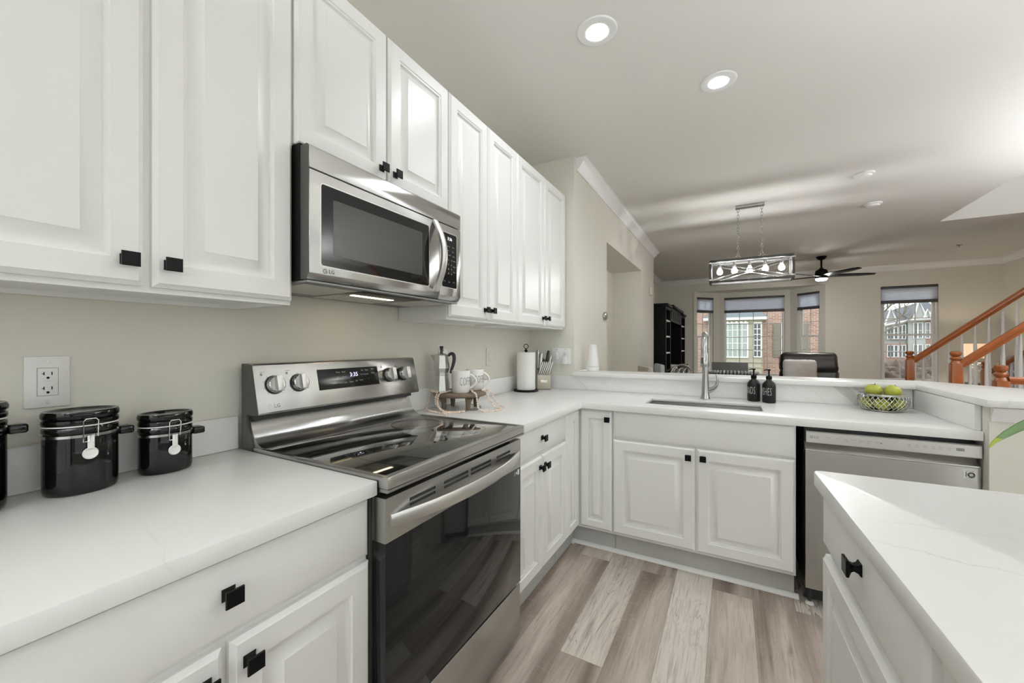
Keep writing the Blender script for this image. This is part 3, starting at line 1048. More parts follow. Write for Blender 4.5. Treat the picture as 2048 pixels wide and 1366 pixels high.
for yy in (0.063, 0.150, 0.583, 0.671):
    mk = MB()
    for a in range(9):
        an = math.radians(-140 + a * 35)
        M = on_panel(yy, 1.128) @ Matrix.Translation((0.036 * math.sin(an), 0.036 * math.cos(an), 0.0002))
        mk.box(-0.0008, 0.0008, -0.0018, 0.0018, 0, 0.0002, M=M)
    M = on_panel(yy - 0.034, 1.168) @ Matrix.Translation((0, 0, 0.0002))
    mk.box(-0.008, 0.008, 0.005, 0.0065, 0, 0.0002, M=M).box(-0.008, -0.001, -0.007, 0.001, 0, 0.0002, M=M)
    build('dial_marks', mk, INKG, t)
mk = MB()
mk.text('SmoothTouch', 0.0055, on_panel(0.725, 1.075) @ Matrix.Translation((0, 0, 0.0002)), 0.0001)
build('panel_mark', mk, INKG, t)


def lg_logo(M, s, m, parent, lm=None):
    mb = MB()
    mb.ring(0.46, 0.055, (0, 0, 0), 28, 4, a0=math.radians(20), a1=math.radians(360))
    mb.box(-0.05, 0.02, -0.24, 0.26, -0.02, 0.03)
    mb.box(-0.05, 0.16, -0.24, -0.17, -0.02, 0.03)
    mb.box(0.12, 0.48, -0.04, 0.05, -0.02, 0.03)
    mb.lathe([(0.07, -0.02), (0.07, 0.03)], (-0.24, 0.2, 0), 10)
    mb.xf(M @ Matrix.Diagonal((s, s, s * 0.02, 1)))
    o = build('logo_emblem', mb, m, parent)
    build('logo_lettering', MB().text('LG', s * 1.15, M @ Matrix.Translation((s * 1.55, 0, 0)), 0.0002), lm or m, parent)
    return o


lg_logo(on_panel(0.040, 1.058) @ Matrix.Translation((0, 0, 0.0006)), 0.0155, INKW, t, INKG)

# oven door: steel head with vent slots, black glass, bowed handle
head = MB()
slots = [(0.095, 0.205), (0.245, 0.375), (0.390, 0.520), (0.560, 0.665)]
ysl = [RY0 + 0.004, 0.095, 0.205, 0.245, 0.375, 0.390, 0.520, 0.560, 0.665, RY1 - 0.004]
zsl = [0.750, 0.818, 0.826, 0.832, 0.841, 0.8665]
head.cells([0.652, 0.692, 0.700], ysl, zsl, lambda i, j, k: not (i == 1 and k in (1, 3) and j in (1, 3, 5, 7)))
dr = build('oven_door_head', head, STEEL, t, smooth=0)
build('vent_recess', MB().box(0.688, 0.6925, 0.09, 0.67, 0.817, 0.842), BLACKP, dr)
gl = build('oven_door_glass', MB().box(0.652, 0.7005, RY0 + 0.004, RY1 - 0.004, 0.268, 0.7495, 0.0015), GLASSB, t)
lb = MB().box(0.7006, 0.7009, 0.728, 0.741, 0.722, 0.744).box(0.7006, 0.7009, 0.714, 0.722, 0.728, 0.737).box(0.7006, 0.7009, 0.702, 0.705, 0.724, 0.738)
build('door_sticker', lb, INKW, gl)
n = 28
h0 = MB()
lp = []
for i in range(n + 1):
    f = i / n
    yy = RY0 + 0.020 + (RY1 - RY0 - 0.040) * f
    e_ = 1 - abs(2 * f - 1) ** 2.2
    xx = 0.7045 + 0.055 * e_
    hh = 0.0165 + 0.0045 * e_
    zc = 0.8045
    xb = max(0.6995, xx - 0.012)
    lp.append([(xb, yy, zc - hh + 0.003), (xx - 0.002, yy, zc - hh), (xx, yy, zc - hh + 0.002), (xx + 0.0012, yy, zc), (xx, yy, zc + hh - 0.002), (xx - 0.002, yy, zc + hh), (xb, yy, zc + hh - 0.003)])
h0.loops(lp)
build('handle', h0, STEELB, t, smooth=50)
build('storage_drawer', MB().box(0.652, 0.698, RY0 + 0.004, RY1 - 0.004, 0.040, 0.258, 0.003), STEEL, t)
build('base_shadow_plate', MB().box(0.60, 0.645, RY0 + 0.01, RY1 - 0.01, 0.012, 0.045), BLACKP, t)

# ================================================================== MICROWAVE
MY0, MY1, MZ0, MZ1, MF = 0.008, 0.756, 1.462, 1.866, 0.386
t = thing('microwave', (0.2, 0.382, 1.440), 'stainless steel over-the-range microwave with a curved handle', 'microwave')
build('body', MB().box(0.004, 0.345, 0.004, 0.7505, 1.4605, 1.8745, 0.002), BLACK, t)
prof_top = [(0.344, 1.866), (0.377, 1.866), (0.386, 1.858), (0.386, 1.7935), (0.344, 1.7935)]
MXm = Matrix(((1, 0, 0, 0), (0, 0, -1, MY0 + MY1), (0, 1, 0, 0), (0, 0, 0, 1)))
build('vent_strip', MB().prism(prof_top, MY0 + 0.0, MY1, 0.0015, M=MXm, seg=1), STEEL, t)
# door with chamfered foot
sp = 0.150                                     # width of the control side
dp = [(0.344, 1.7905), (0.386, 1.7905), (0.386, 1.481), (0.372, 1.462), (0.344, 1.462)]
door = build('door', MB().prism(dp, sp, MY1 - MY0, 0.0015, M=Matrix(((1, 0, 0, 0), (0, 0, -1, MY1), (0, 1, 0, 0), (0, 0, 0, 1))), seg=1), STEEL, t)
build('control_side', MB().prism(dp, 0.0, sp - 0.002, 0.0015, M=Matrix(((1, 0, 0, 0), (0, 0, -1, MY1), (0, 1, 0, 0), (0, 0, 0, 1))), seg=1), STEEL, t)
for yy in (MY0 - 0.0012,):
    build('side_cap', MB().prism([(0.344, 1.866), (0.3765, 1.866), (0.3845, 1.858), (0.3845, 1.481), (0.3715, 1.462), (0.344, 1.462)], 0, 0.0014, M=Matrix(((1, 0, 0, 0), (0, 0, -1, yy + 0.0012), (0, 1, 0, 0), (0, 0, 0, 1)))), GREYP, t)


def rrect(mb, y0, y1, z0, z1, x0, x1, r, bev=0.0):
    p = []
    for (cy, cz, a) in ((y1 - r, z1 - r, 0), (y0 + r, z1 - r, 90), (y0 + r, z0 + r, 180), (y1 - r, z0 + r, 270)):
        for k in range(5):
            an = math.radians(a + k * 22.5)
            p.append((cy + r * math.cos(an), cz + r * math.sin(an)))
    M = Matrix(((0, 0, 1, 0), (1, 0, 0, 0), (0, 1, 0, 0), (0, 0, 0, 1)))
    mb.prism(p, x0, x1, bev, M=M, seg=1)
    return mb


win = build('window_frame', rrect(MB(), 0.047, 0.538, 1.508, 1.757, 0.384, 0.3866, 0.008), GLASSB, door)
build('window_mesh', rrect(MB(), 0.088, 0.498, 1.545, 1.720, 0.385, 0.3869, 0.005), SCREEN, door)
bz = MB()
rrect(bz, 0.043, 0.542, 1.504, 1.761, 0.384, 0.3862, 0.010)
build('window_bezel', bz, STEELB, door)
cp = build('keypad', rrect(MB(), 0.624, 0.726, 1.519, 1.757, 0.384, 0.3868, 0.007), GLASSB, t)
build('keypad_bezel', rrect(MB(), 0.621, 0.7295, 1.516, 1.760, 0.384, 0.3863, 0.008), STEELB, t)
FM = lambda y, z: frame((0.387, y, z), Y, X)
build('clock_digits', MB().text('3:36', 0.019, FM(0.676, 1.733), 0.0001), DIGITW, cp)
kp = MB()
for r in range(4):
    for c in range(3):
        kp.text('123456789*0#'[r * 3 + c], 0.010, FM(0.645 + c * 0.022, 1.640 - r * 0.020 + 0.0), 0.0001)
for yy, zz, s_ in ((0.665, 1.700, 'Popcorn'), (0.70, 1.700, 'Cook'), (0.66, 1.682, 'Defrost'), (0.70, 1.680, 'Time'), (0.65, 1.664, 'Melt'), (0.675, 1.662, 'Soften'), (0.705, 1.660, 'More'), (0.708, 1.64, 'Power'),
                   (0.708, 1.615, 'Timer'), (0.708, 1.59, 'Vent'), (0.64, 1.545, 'Stop'), (0.672, 1.543, 'Light'), (0.705, 1.545, 'Start')):
    kp.text(s_, 0.007, FM(yy, zz), 0.0001)
build('key_lettering', kp, PRINT, cp)
hm = MB()
lp = []
n = 22
for i in range(n + 1):
    f = i / n
    zz = 1.490 + (1.790 - 1.490) * f
    d = 0.004 + 0.050 * math.sin(PI * f) ** 0.9
    a = 0.0155
    xx = 0.387 + d
    lp.append([(xx - 0.010, 0.577 - a, zz), (xx, 0.577 - a, zz), (xx + 0.004, 0.577 - a * 0.4, zz), (xx + 0.004, 0.577 + a * 0.4, zz), (xx, 0.577 + a, zz), (xx - 0.010, 0.577 + a, zz)])
hm.loops(lp)
hm.box(0.3855, 0.394, 0.565, 0.589, 1.492, 1.504, 0.002).box(0.3855, 0.394, 0.565, 0.589, 1.776, 1.788, 0.002)
build('handle', hm, STEELB, door, smooth=50)
lg_logo(FM(0.060, 1.4915), 0.0145, INK, door)
# underside: plate, two filters, lamp
build('underside_plate', MB().box(0.006, 0.3715, 0.010, 0.754, 1.4535, 1.4600, 0.001), STEELD, t)
for y0, y1 in ((0.03, 0.225), (0.555, 0.738)):
    build('filter', MB().box(0.10, 0.330, y0, y1, 1.4515, 1.4532, 0.0006), FILTER, t)
build('lamp_cover', MB().box(0.045, 0.20, 0.25, 0.53, 1.4515, 1.4532, 0.0006), FILTER, t)
build('lamp', MB().box(0.212, 0.236, 0.29, 0.49, 1.4517, 1.4532, 0.0006), WARML, t)
build('lamp_recess', MB().box(0.245, 0.350, 0.240, 0.540, 1.4520, 1.4532, 0.0006), BLACK, t)

# ================================================================== DISHWASHER
t = thing('dishwasher', (2.075, 1.9, 0), 'stainless steel dishwasher beside the sink cabinet', 'dishwasher')
build('body', MB().box(1.790, 2.362, 1.640, 2.22, 0.105, 0.868, 0.002), BLACKP, t)
build('toe_plate', MB().box(1.795, 2.36, 1.70, 1.715, 0.012, 0.104), BLACKP, t)
for xx in (1.785 + 0.03, 2.33):
    f = build('levelling_foot', MB().lathe([(0.017, 0.0005), (0.019, 0.006), (0.013, 0.016), (0.0, 0.018)], (xx, 1.665, 0), 14), WHITEP, t)
    build('foot_stem', MB().lathe([(0.007, 0.0175), (0.007, 0.1045)], (xx, 1.665, 0), 10), BLACKP, f)
MD = Matrix(((0, 0, 1, 0), (1, 0, 0, 0), (0, 1, 0, 0), (0, 0, 0, 1)))     # local (y,z) profile swept along x
dpf = [(1.639, 0.8025), (1.636, 0.8025), (1.603, 0.7695), (1.597, 0.7695), (1.5965, 0.765), (1.5985, 0.762), (1.5985, 0.112), (1.602, 0.108), (1.639, 0.108)]
dd = build('door', MB().prism(dpf, 1.790, 2.367, 0.0, M=MD), STEEL, t, smooth=25)
build('control_panel', MB().prism([(1.639, 0.803), (1.594, 0.803), (1.592, 0.806), (1.592, 0.852), (1.598, 0.857), (1.639, 0.857)], 1.792, 2.368, 0.0, M=MD), STEELB, t, smooth=25)
DM = lambda x, z: frame((x, 1.5918, z), X, -Y)
lg_logo(DM(1.812, 0.830), 0.0115, INK, t)
dl = MB()
xx = 1.875
for s_ in ('Power', 'Auto', 'Heavy', 'Normal', 'Delicate', 'Turbo', 'Express'):
    dl.text(s_, 0.0058, DM(xx, 0.833), 0.0001)
    xx += 0.0275 if s_ != 'Power' else 0.036
for x2, s_ in ((1.940, 'Download'), (1.986, 'Cycle'), (2.016, 'Rinse')):
    dl.text(s_, 0.0046, DM(x2, 0.824), 0.0001)
for x2, s_ in ((2.150, 'Dual'), (2.176, 'Half'), (2.201, 'Energy'), (2.226, 'Dry'), (2.250, 'Steam'), (2.274, 'Delay')):
    dl.text(s_, 0.0056, DM(x2, 0.836), 0.0001)
    dl.text('option', 0.0046, DM(x2, 0.828), 0.0001)
dl.box(-0.012, 0.012, -0.006, 0.006, 0, 0.0002, M=DM(2.306, 0.833))
dl.lathe([(0.003, 0), (0.003, 0.0002)], seg=10, M=DM(2.06, 0.829))
build('panel_lettering', dl, INKG, t)
st = build('warranty_sticker', MB().box(-0.018, 0.018, -0.020, 0.020, 0, 0.0004, M=frame((2.335, 1.5984, 0.735), X, -Y)), WHITEP, dd)
M = frame((2.335, 1.5978, 0.735), X, -Y)
build('sticker_lettering', MB().text('1', 0.029, M @ Matrix.Translation((-0.0105, -0.003, 0)), 0.0001).ring(0.0085, 0.0028, (0.0045, -0.003, 0), 24, 4, M=M)
      .text('DIRECT DRIVE', 0.0042, M @ Matrix.Translation((0, 0.0125, 0)), 0.0001).text('YEAR', 0.0036, M @ Matrix.Translation((0.0045, -0.003, 0)), 0.0001).text('WARRANTY', 0.0042, M @ Matrix.Translation((0, -0.0160, 0)), 0.0001), INK, dd)

# ================================================================== OUTLETS
def outlet_slots(mb, y, z, M):
    mb.box(-0.0105, -0.0065, z - 0.0004, z + 0.0010, 0, 0.0004, M=M)
    for s_ in (-1, 1):
        mb.box(s_ * 0.0065 - 0.0009, s_ * 0.0065 + 0.0009, -0.0035 + y * 0 + z, 0.0045 + z, 0, 0.0004, M=M)
    mb.lathe([(0.0028, 0), (0.0028, 0.0004)], (0, z - 0.010, 0), 10, M=M)


def outlet(M, label, gang=1, kind='gfci', group='wall outlets', pm=None):
    pm = pm or WHITEP
    w_ = 0.038 if gang == 1 else 0.080
    t = thing('wall_outlet', M @ Vector((0, 0, 0)), label, 'outlet', group)
    build('cover_plate', MB().box(-w_, w_, -0.063, 0.063, 0.0005, 0.006, 0.003, M=M), pm, t)
    for cx in ([0] if gang == 1 else [-0.038, 0.036]):
        Mi = M @ Matrix.Translation((cx, 0, 0))
        g = build('gap', MB().box(-0.0178, 0.0178, -0.0345, 0.0345, 0.0060, 0.0063, M=Mi), INKG if pm is WHITEP else PRINT, t)
        i_ = build('insert', MB().box(-0.0168, 0.0168, -0.0335, 0.0335, 0.006, 0.0078, 0.0008, M=Mi), pm, t)
        sl = MB()
        if kind == 'gfci' or cx > 0:
            outlet_slots(sl, 0, 0.020, Mi @ Matrix.Translation((0, 0, 0.0078)))
            outlet_slots(sl, 0, -0.016, Mi @ Matrix.Translation((0, 0, 0.0078)))
            build('slots', sl, BLACK if pm is WHITEP else PRINT, i_)
        if kind == 'gfci':
            build('buttons', MB().box(-0.0085, 0.0085, 0.001, 0.006, 0.0078, 0.0088, 0.0004, M=Mi), WHITEP, i_)
        if kind == 'switch' and cx <= 0:
            build('rocker', MB().box(-0.012, 0.012, -0.028, 0.028, 0.0078, 0.0105, 0.001, M=Mi), WHITEP, i_)
        for zz in (-0.051, 0.051):
            build('screw', MB().lathe([(0.0032, 0.006), (0.0032, 0.0068)], (cx, zz, 0), 10, M=M), NICKEL if pm is WHITEP else pm, t)
    return t


outlet(frame((0.0, -0.428, 1.174), Y, X), 'white wall outlet above the black canisters')
outlet(frame((0.0, 1.105, 1.180), Y, X), 'white wall plate behind the stovetop coffee pot', kind='switch')
outlet(frame((0.0, 1.614, 1.180), Y, X), 'wall-coloured outlet between the mugs and the paper towels', pm=WALLP)
o2 = outlet(frame((0.285, 2.255, 1.174), X, -Y), 'double white wall plate beside the knife block', 2, 'switch')
mb = MB().box(-0.019, 0.019, -0.032, 0.032, 0.009, 0.034, 0.006, M=frame((0.321, 2.255, 1.142), X, -Y))
solo('plug_adapter', mb, WHITEP, 'white plug-in adapter in the double outlet', 'plug')

# ================================================================== CANISTERS


def canister(cy, cx, sx, sy, h, label):
    t = thing('canister', (cx, cy, 0.9145), label, 'canister', 'black oval canisters')
    c = (cx, cy, 0.9145)
    hb = h - 0.058
    build('body', MB().lathe([(0.90, 0.0), (0.955, 0.003), (0.985, 0.012), (0.99, 0.03), (0.985, hb - 0.006), (0.965, hb), (0.93, hb + 0.001), (0.90, hb + 0.012), (0.90, hb + 0.014)], c, 56, sx, sy), CERAM, t, smooth=50)
    build('steel_band', MB().lathe([(0.955, hb - 0.004), (0.995, hb - 0.002), (0.995, hb + 0.004), (0.955, hb + 0.0055)], c, 56, sx, sy), NICKEL, t)
    neck = build('neck', MB().lathe([(0.93, hb + 0.006), (0.985, hb + 0.008), (1.0, hb + 0.013), (0.99, hb + 0.019), (0.94, hb + 0.0215), (0.94, hb + 0.0235)], c, 56, sx, sy), CERAM, t, smooth=50)
    build('gasket', MB().lathe([(0.93, hb + 0.0225), (0.985, hb + 0.0230), (0.985, hb + 0.0255), (0.93, hb + 0.026)], c, 56, sx, sy), WHITEP, t)
    lz = hb + 0.0255
    lid = build('lid', MB().lathe([(0.93, lz), (0.99, lz + 0.001), (1.01, lz + 0.006), (0.995, lz + 0.012), (0.95, lz + 0.0135), (0.97, lz + 0.015), (1.02, lz + 0.019), (1.02, lz + 0.027), (0.98, lz + 0.0325), (0.90, lz + 0.0325), (0.84, lz + 0.0285), (0.4, lz + 0.0275), (0.0, lz + 0.0275)], c, 56, sx, sy), CERAM, t, smooth=50)
    # lug handle on the end
    hd = MB().box(-0.020, 0.020, 0.0, 0.030, 0.0, 0.020, 0.005)
    hd.xf(Matrix.Translation((cx, cy + sy * 0.955, 0.9145 + hb - 0.014)))
    build('lug_handle', hd, CERAM, t, smooth=50)
    # wire bail and lever on the room side
    fx = cx + sx * 1.02
    zb = 0.9145 + hb
    ba = MB()
    w_ = 0.0125
    ba.tube([(fx + 0.004, cy - w_, zb - 0.012), (fx + 0.006, cy - w_, zb + 0.036), (fx + 0.005, cy - w_ + 0.004, zb + 0.041), (fx + 0.005, cy + w_ - 0.004, zb + 0.041), (fx + 0.006, cy + w_, zb + 0.036), (fx + 0.003, cy + w_, zb - 0.002)], 0.0013, 7)
    ba.tube([(fx + 0.004, cy - w_, zb - 0.012), (fx + 0.006, cy - 0.004, zb - 0.012), (fx + 0.006, cy - 0.001, zb + 0.002)], 0.0013, 7)
    build('wire_clasp', ba, CHROME, t)
    lv = MB().box(fx + 0.003, fx + 0.006, cy - 0.006, cy + 0.006, zb - 0.032, zb + 0.002, 0.001)
    lv.lathe([(0.013, 0.003), (0.014, 0.005), (0.012, 0.0075), (0.010, 0.006)], (0, 0, 0), 20, M=frame((fx, cy - 0.001, zb - 0.040), Y, X))
    build('clasp_lever', lv, WHITEC, t)
    return t


canister(-0.392, 0.097, 0.058, 0.0655, 0.194, 'middle-sized black oval canister with a white clasp, under the outlet')
canister(-0.226, 0.092, 0.050, 0.0600, 0.162, 'smallest black oval canister, nearest the range')
canister(-0.578, 0.095, 0.063, 0.0740, 0.228, 'tallest black canister, cut off at the picture edge')

# ================================================================== COFFEE STAND
SCX, SCY, SZ = 0.166, 1.053, 1.010
RV = Vector((0.875, 0.484, 0))
t = thing('serving_stand', (SCX, SCY, 0.9145), 'round brown wooden riser on four legs holding the mugs', 'stand')
build('top', MB().lathe([(0.0, 0.070), (0.132, 0.070), (0.143, 0.074), (0.149, 0.084), (0.147, 0.0925), (0.140, 0.0955), (0.0, 0.0955)], (SCX, SCY, 0.9145), 48), WOODR, t, smooth=50)
for a in (-28, 62, 152, 242):
    an = math.radians(a)
    c = Vector((math.cos(an), math.sin(an), 0))
    b = Vector((SCX, SCY, 0.9145))
    build('leg', MB().tube([b + c * 0.098 + Z * 0.0005, b + c * 0.096 + Z * 0.02, b + c * 0.098 + Z * 0.045, b + c * 0.108 + Z * 0.0715], [0.0125, 0.013, 0.0155, 0.024], 14), WOODR, t, smooth=60)

mx, my = 0.098, 0.975
t = thing('moka_pot', (mx, my, SZ), 'silver faceted stovetop coffee pot with a black handle', 'coffee pot')
OCT = PI / 8
build('boiler', MB().lathe([(0.044, 0.0005), (0.0465, 0.003), (0.037, 0.088), (0.0385, 0.092), (0.0385, 0.099)], (mx, my, SZ), 8, rot=OCT), STEELB, t, smooth=0)
up = build('upper_chamber', MB().lathe([(0.0365, 0.0995), (0.037, 0.106), (0.0455, 0.128), (0.0385, 0.196), (0.0400, 0.199), (0.034, 0.203), (0.010, 0.209), (0.0, 0.209)], (mx, my, SZ), 8, rot=OCT), STEELB, t, smooth=0)
sp = Vector((mx, my, SZ)) - RV * 0.037
build('spout', MB().loops([[tuple(sp + RV * 0.004 + Z * 0.15), tuple(sp + Vector((-0.484, 0.875, 0)) * 0.014 + RV * 0.008 + Z * 0.198), tuple(sp - Vector((-0.484, 0.875, 0)) * 0.014 + RV * 0.008 + Z * 0.198)],
                           [tuple(sp - RV * 0.001 + Z * 0.155), tuple(sp - RV * 0.024 + Z * 0.199 + Vector((-0.484, 0.875, 0)) * 0.003), tuple(sp - RV * 0.024 + Z * 0.199 - Vector((-0.484, 0.875, 0)) * 0.003)]]), STEELB, t, smooth=0)
build('lid_knob', MB().lathe([(0.009, 0.2085), (0.0075, 0.222), (0.0095, 0.240), (0.0115, 0.247), (0.0, 0.248)], (mx, my, SZ), 10), BLACKP, t)
b = Vector((mx, my, SZ))
build('handle', MB().tube(curve_pts([b + RV * 0.036 + Z * 0.195, b + RV * 0.050 + Z * 0.206, b + RV * 0.064 + Z * 0.203, b + RV * 0.069 + Z * 0.180, b + RV * 0.064 + Z * 0.150, b + RV * 0.054 + Z * 0.118, b + RV * 0.050 + Z * 0.100]),
                             lerp_list([0.007, 0.0085, 0.010, 0.010, 0.009, 0.0075, 0.006]), 10), BLACKP, t, smooth=60)


def mug(x, y, label, hand):
    t = thing('coffee_mug', (x, y, SZ), label, 'mug', 'white coffee mugs')
    r, h = 0.0505, 0.118
    build('cup', MB().lathe([(0.0, 0.0005), (r - 0.007, 0.0005), (r - 0.004, 0.004), (r - 0.002, 0.05), (r, h - 0.003), (r - 0.001, h), (r - 0.004, h - 0.001), (r - 0.006, 0.05), (r - 0.009, 0.008), (0.0, 0.007)], (x, y, SZ), 40), WHITEC, t, smooth=50)
    d = Vector((math.cos(hand), math.sin(hand), 0))
    b = Vector((x, y, SZ))
    pts = [b + d * (r - 0.004 + 0.034 * math.sin(PI * k / 10) ** 0.75) + Z * (0.098 - 0.075 * k / 10) for k in range(11)]
    build('handle', MB().tube(pts, 0.0062, 9), WHITEC, t, smooth=60)
    out = Vector((math.cos(hand - 0.72), math.sin(hand - 0.72), 0))
    ua = Z.cross(out)
    build('lettering', MB().text('COFFEE', 0.064, frame(b + Z * 0.060, ua, out), 0.0003, sx=0.36, bend=r - 0.0004, spacing=1.12, thin=-0.0014), INK, t, smooth=0)
    return t


mug(0.215, 0.993, 'white COFFEE mug in front on the wooden riser', math.radians(29))
mug(0.210, 1.133, 'second white COFFEE mug, right behind the front one', math.radians(29))


def strand(path, n):
    """evenly spaced points along a smooth path"""
    P = [Vector(p) for p in path]
    fine = []
    for i in range(len(P) - 1):
        p0, p1, p2, p3 = P[max(i - 1, 0)], P[i], P[i + 1], P[min(i + 2, len(P) - 1)]
        for k in range(12):
            s_ = k / 12
            fine.append(0.5 * ((2 * p1) + (p2 - p0) * s_ + (2 * p0 - 5 * p1 + 4 * p2 - p3) * s_ * s_ + (3 * p1 - p0 - 3 * p2 + p3) * s_ ** 3))
    fine.append(P[-1])
    out, acc, last = [fine[0]], 0, fine[0]
    for p in fine[1:]:
        acc += (p - last).length
        last = p
        if acc >= n:
            out.append(p)
            acc = 0
    return out


mb = MB()
rb = 0.0054
zt, zc = SZ + rb + 0.0003, 0.9149 + rb
gp = [(0.228, 0.838, zc), (0.180, 0.845, zc), (0.110, 0.868, zc), (0.055, 0.905, zc), (0.034, 0.935, zc + 0.012), (0.030, 0.955, zt - 0.05), (0.034, 0.960, zt - 0.015), (0.056, 0.940, zt + 0.001), (0.085, 0.920, zt),
      (0.115, 0.915, zt), (0.126, 0.902, zt - 0.006), (0.124, 0.893, zt - 0.05), (0.150, 0.889, zc + 0.018), (0.195, 0.893, zc), (0.245, 0.920, zc), (0.270, 0.950, zc), (0.262, 0.925, zc), (0.238, 0.893, zc), (0.205, 0.874, zc),
      (0.168, 0.878, zc + 0.014), (0.144, 0.886, zt - 0.05), (0.148, 0.893, zt - 0.008), (0.160, 0.915, zt), (0.158, 0.950, zt), (0.154, 0.985, zt), (0.165, 1.045, zt), (0.210, 1.0645, zt), (0.255, 1.040, zt), (0.285, 0.998, zt),
      (0.314, 0.990, zt - 0.010), (0.326, 0.987, zt - 0.06), (0.332, 0.987, zc + 0.014), (0.358, 0.997, zc), (0.400, 1.050, zc), (0.395, 1.115, zc), (0.350, 1.135, zc), (0.330, 1.130, zc + 0.02), (0.312, 1.110, zt - 0.04), (0.302, 1.100, zt - 0.006), (0.285, 1.090, zt),
      (0.280, 1.125, zt), (0.296, 1.150, zt - 0.008), (0.318, 1.165, zt - 0.05), (0.345, 1.175, zc + 0.012), (0.380, 1.160, zc), (0.362, 1.152, zc)]
gpts = strand(gp, 0.0098)
for p in gpts:
    mb.ball(p, rb, 8, 6)
mb.tube(gpts, 0.0016, 5)
bd = solo('bead_garland', mb, BEAD, 'pale wooden bead garland draped over the wooden riser', 'garland', smooth=60)
ts = MB()
for k in range(14):
    a = k * 0.45
    ts.tube([(0.228, 0.836, 0.9200), (0.238 + 0.004 * math.cos(a), 0.824, 0.9185 + 0.002 * math.sin(a)), (0.252 + 0.008 * math.cos(a), 0.806 + 0.004 * math.sin(a), 0.9165)], 0.0011, 5)
build('tassel', ts, BEAD, bd)
solo('power_cord', MB().tube([(0.255, 1.085, 0.9163), (0.245, 1.03, 0.9163), (0.262, 1.012, 0.9163), (0.290, 1.03, 0.9163), (0.275, 1.09, 0.9163), (0.23, 1.16, 0.9163), (0.12, 1.20, 0.9163)], 0.0016, 7), GREYP,
     'thin dark cord coiled under the wooden riser', 'cord')

# ================================================================== PAPER TOWELS, KNIVES
px, py = 0.122, 1.945
t = thing('paper_towel_holder', (px, py, 0.9145), 'black paper towel holder with a ring on top', 'paper towel holder')
build('base', MB().lathe([(0.0, 0.0005), (0.092, 0.0005), (0.095, 0.005), (0.092, 0.012), (0.086, 0.014), (0.0, 0.014)], (px, py, 0.9145), 48), BLACK, t, smooth=50)
build('rod', MB().lathe([(0.006, 0.013), (0.006, 0.296), (0.012, 0.299), (0.012, 0.310), (0.005, 0.316), (0.004, 0.322)], (px, py, 0.9145), 14), BLACK, t)
build('ring', MB().ring(0.0165, 0.0026, (0, 0, 0), 28, 8, M=frame((px, py, 0.9145 + 0.3385), (0.875, 0.484, 0), (0.484, -0.875, 0))), BLACK, t)
mb = MB()
prf = [(0.024, 0.0), (0.068, 0.0), (0.0695, 0.002), (0.0695, 0.277), (0.068, 0.279), (0.024, 0.279)]
mb.loops([[(px + r_ * math.cos(2 * PI * i / 48), py + r_ * math.sin(2 * PI * i / 48), 0.929 + z_) for i in range(48)] for r_, z_ in prf], close=True)
solo('paper_towel_roll', mb, PAPER, 'white roll of paper towels on the black holder', 'paper towels', smooth=50)

KO = Vector((0.156, 2.072, 0.9145))
KM = Matrix(((0.875, -0.484, 0, KO.x), (0.484, 0.875, 0, KO.y), (0, 0, 1, KO.z), (0, 0, 0, 1)))
t = thing('knife_block', KM @ Vector((0.05, 0.05, 0)), 'champagne metal knife block beside the paper towels', 'knife block')
PM = KM @ Matrix(((0, 0, 1, 0), (1, 0, 0, 0), (0, 1, 0, 0), (0, 0, 0, 1)))
build('body', MB().prism([(0.0, 0.004), (0.098, 0.004), (0.120, 0.170), (0.070, 0.155), (0.030, 0.122), (0.0, 0.112)], 0.0, 0.104, 0.002, M=PM), BLOCK, t)
build('base_plate', MB().prism([(-0.001, 0.0005), (0.100, 0.0005), (0.100, 0.0045), (-0.001, 0.0045)], -0.001, 0.105, 0, M=PM), BLACKP, t)
build('name_plate', MB().box(0.026, 0.078, -0.0012, 0.0005, 0.052, 0.074, 0.0008, M=KM), STEELB, t)


def knife(name, p, d, ln, wd, m, label, grp, flat=0.55):
    d = Vector(d).normalized()
    p = Vector(p)
    mb = MB()
    mb.tube([p - d * 0.003, p, p + d * 0.004, p + d * ln * 0.45, p + d * ln * 0.85, p + d * ln], [0.002, 0.003, wd * 0.8, wd, wd * 1.02, wd * 0.75], 10, flat=1.0, M=KM)
    return solo(name, mb, m, label, 'knife', grp, smooth=50)


for k in range(6):
    s_ = ('first', 'second', 'third', 'fourth', 'fifth', 'sixth')[k]
    knife('steak_knife', (0.012 + k * 0.0155, 0.018, 0.120), (0.34, 0.14, 0.93), 0.102, 0.0062, STEELB, s_ + ' steak knife from the paper towel roll, in the front row of the block', 'steak knives in the block')
knife('chef_knife', (0.010, 0.074, 0.160), (0.02, 0.15, 0.98), 0.150, 0.0120, NICKEL, 'steel handled knife standing next to the paper towel roll', 'large knives in the block')
knife('chef_knife', (0.026, 0.060, 0.154), (0.10, 0.12, 0.98), 0.128, 0.0130, STEELB, 'thick steel handled knife second from the paper towel roll', 'large knives in the block')
knife('chef_knife', (0.072, 0.078, 0.160), (0.18, 0.20, 0.95), 0.148, 0.0125, BLACKP, 'knife with a black rounded handle end in the block', 'large knives in the block')
knife('chef_knife', (0.086, 0.062, 0.155), (0.28, 0.16, 0.95), 0.112, 0.0085, STEELB, 'short steel handled knife nearest the double outlet', 'large knives in the block')
mb = MB()
mb.ring(0.017, 0.0045, (0, 0, 0), 18, 7, sy=1.5, M=KM @ Matrix.Translation((0.043, 0.066, 0.215)) @ Matrix.Rotation(PI / 2, 4, 'X'))
mb.ring(0.013, 0.0040, (0, 0, 0), 18, 7, sy=1.5, M=KM @ Matrix.Translation((0.060, 0.070, 0.210)) @ Matrix.Rotation(PI / 2, 4, 'X'))
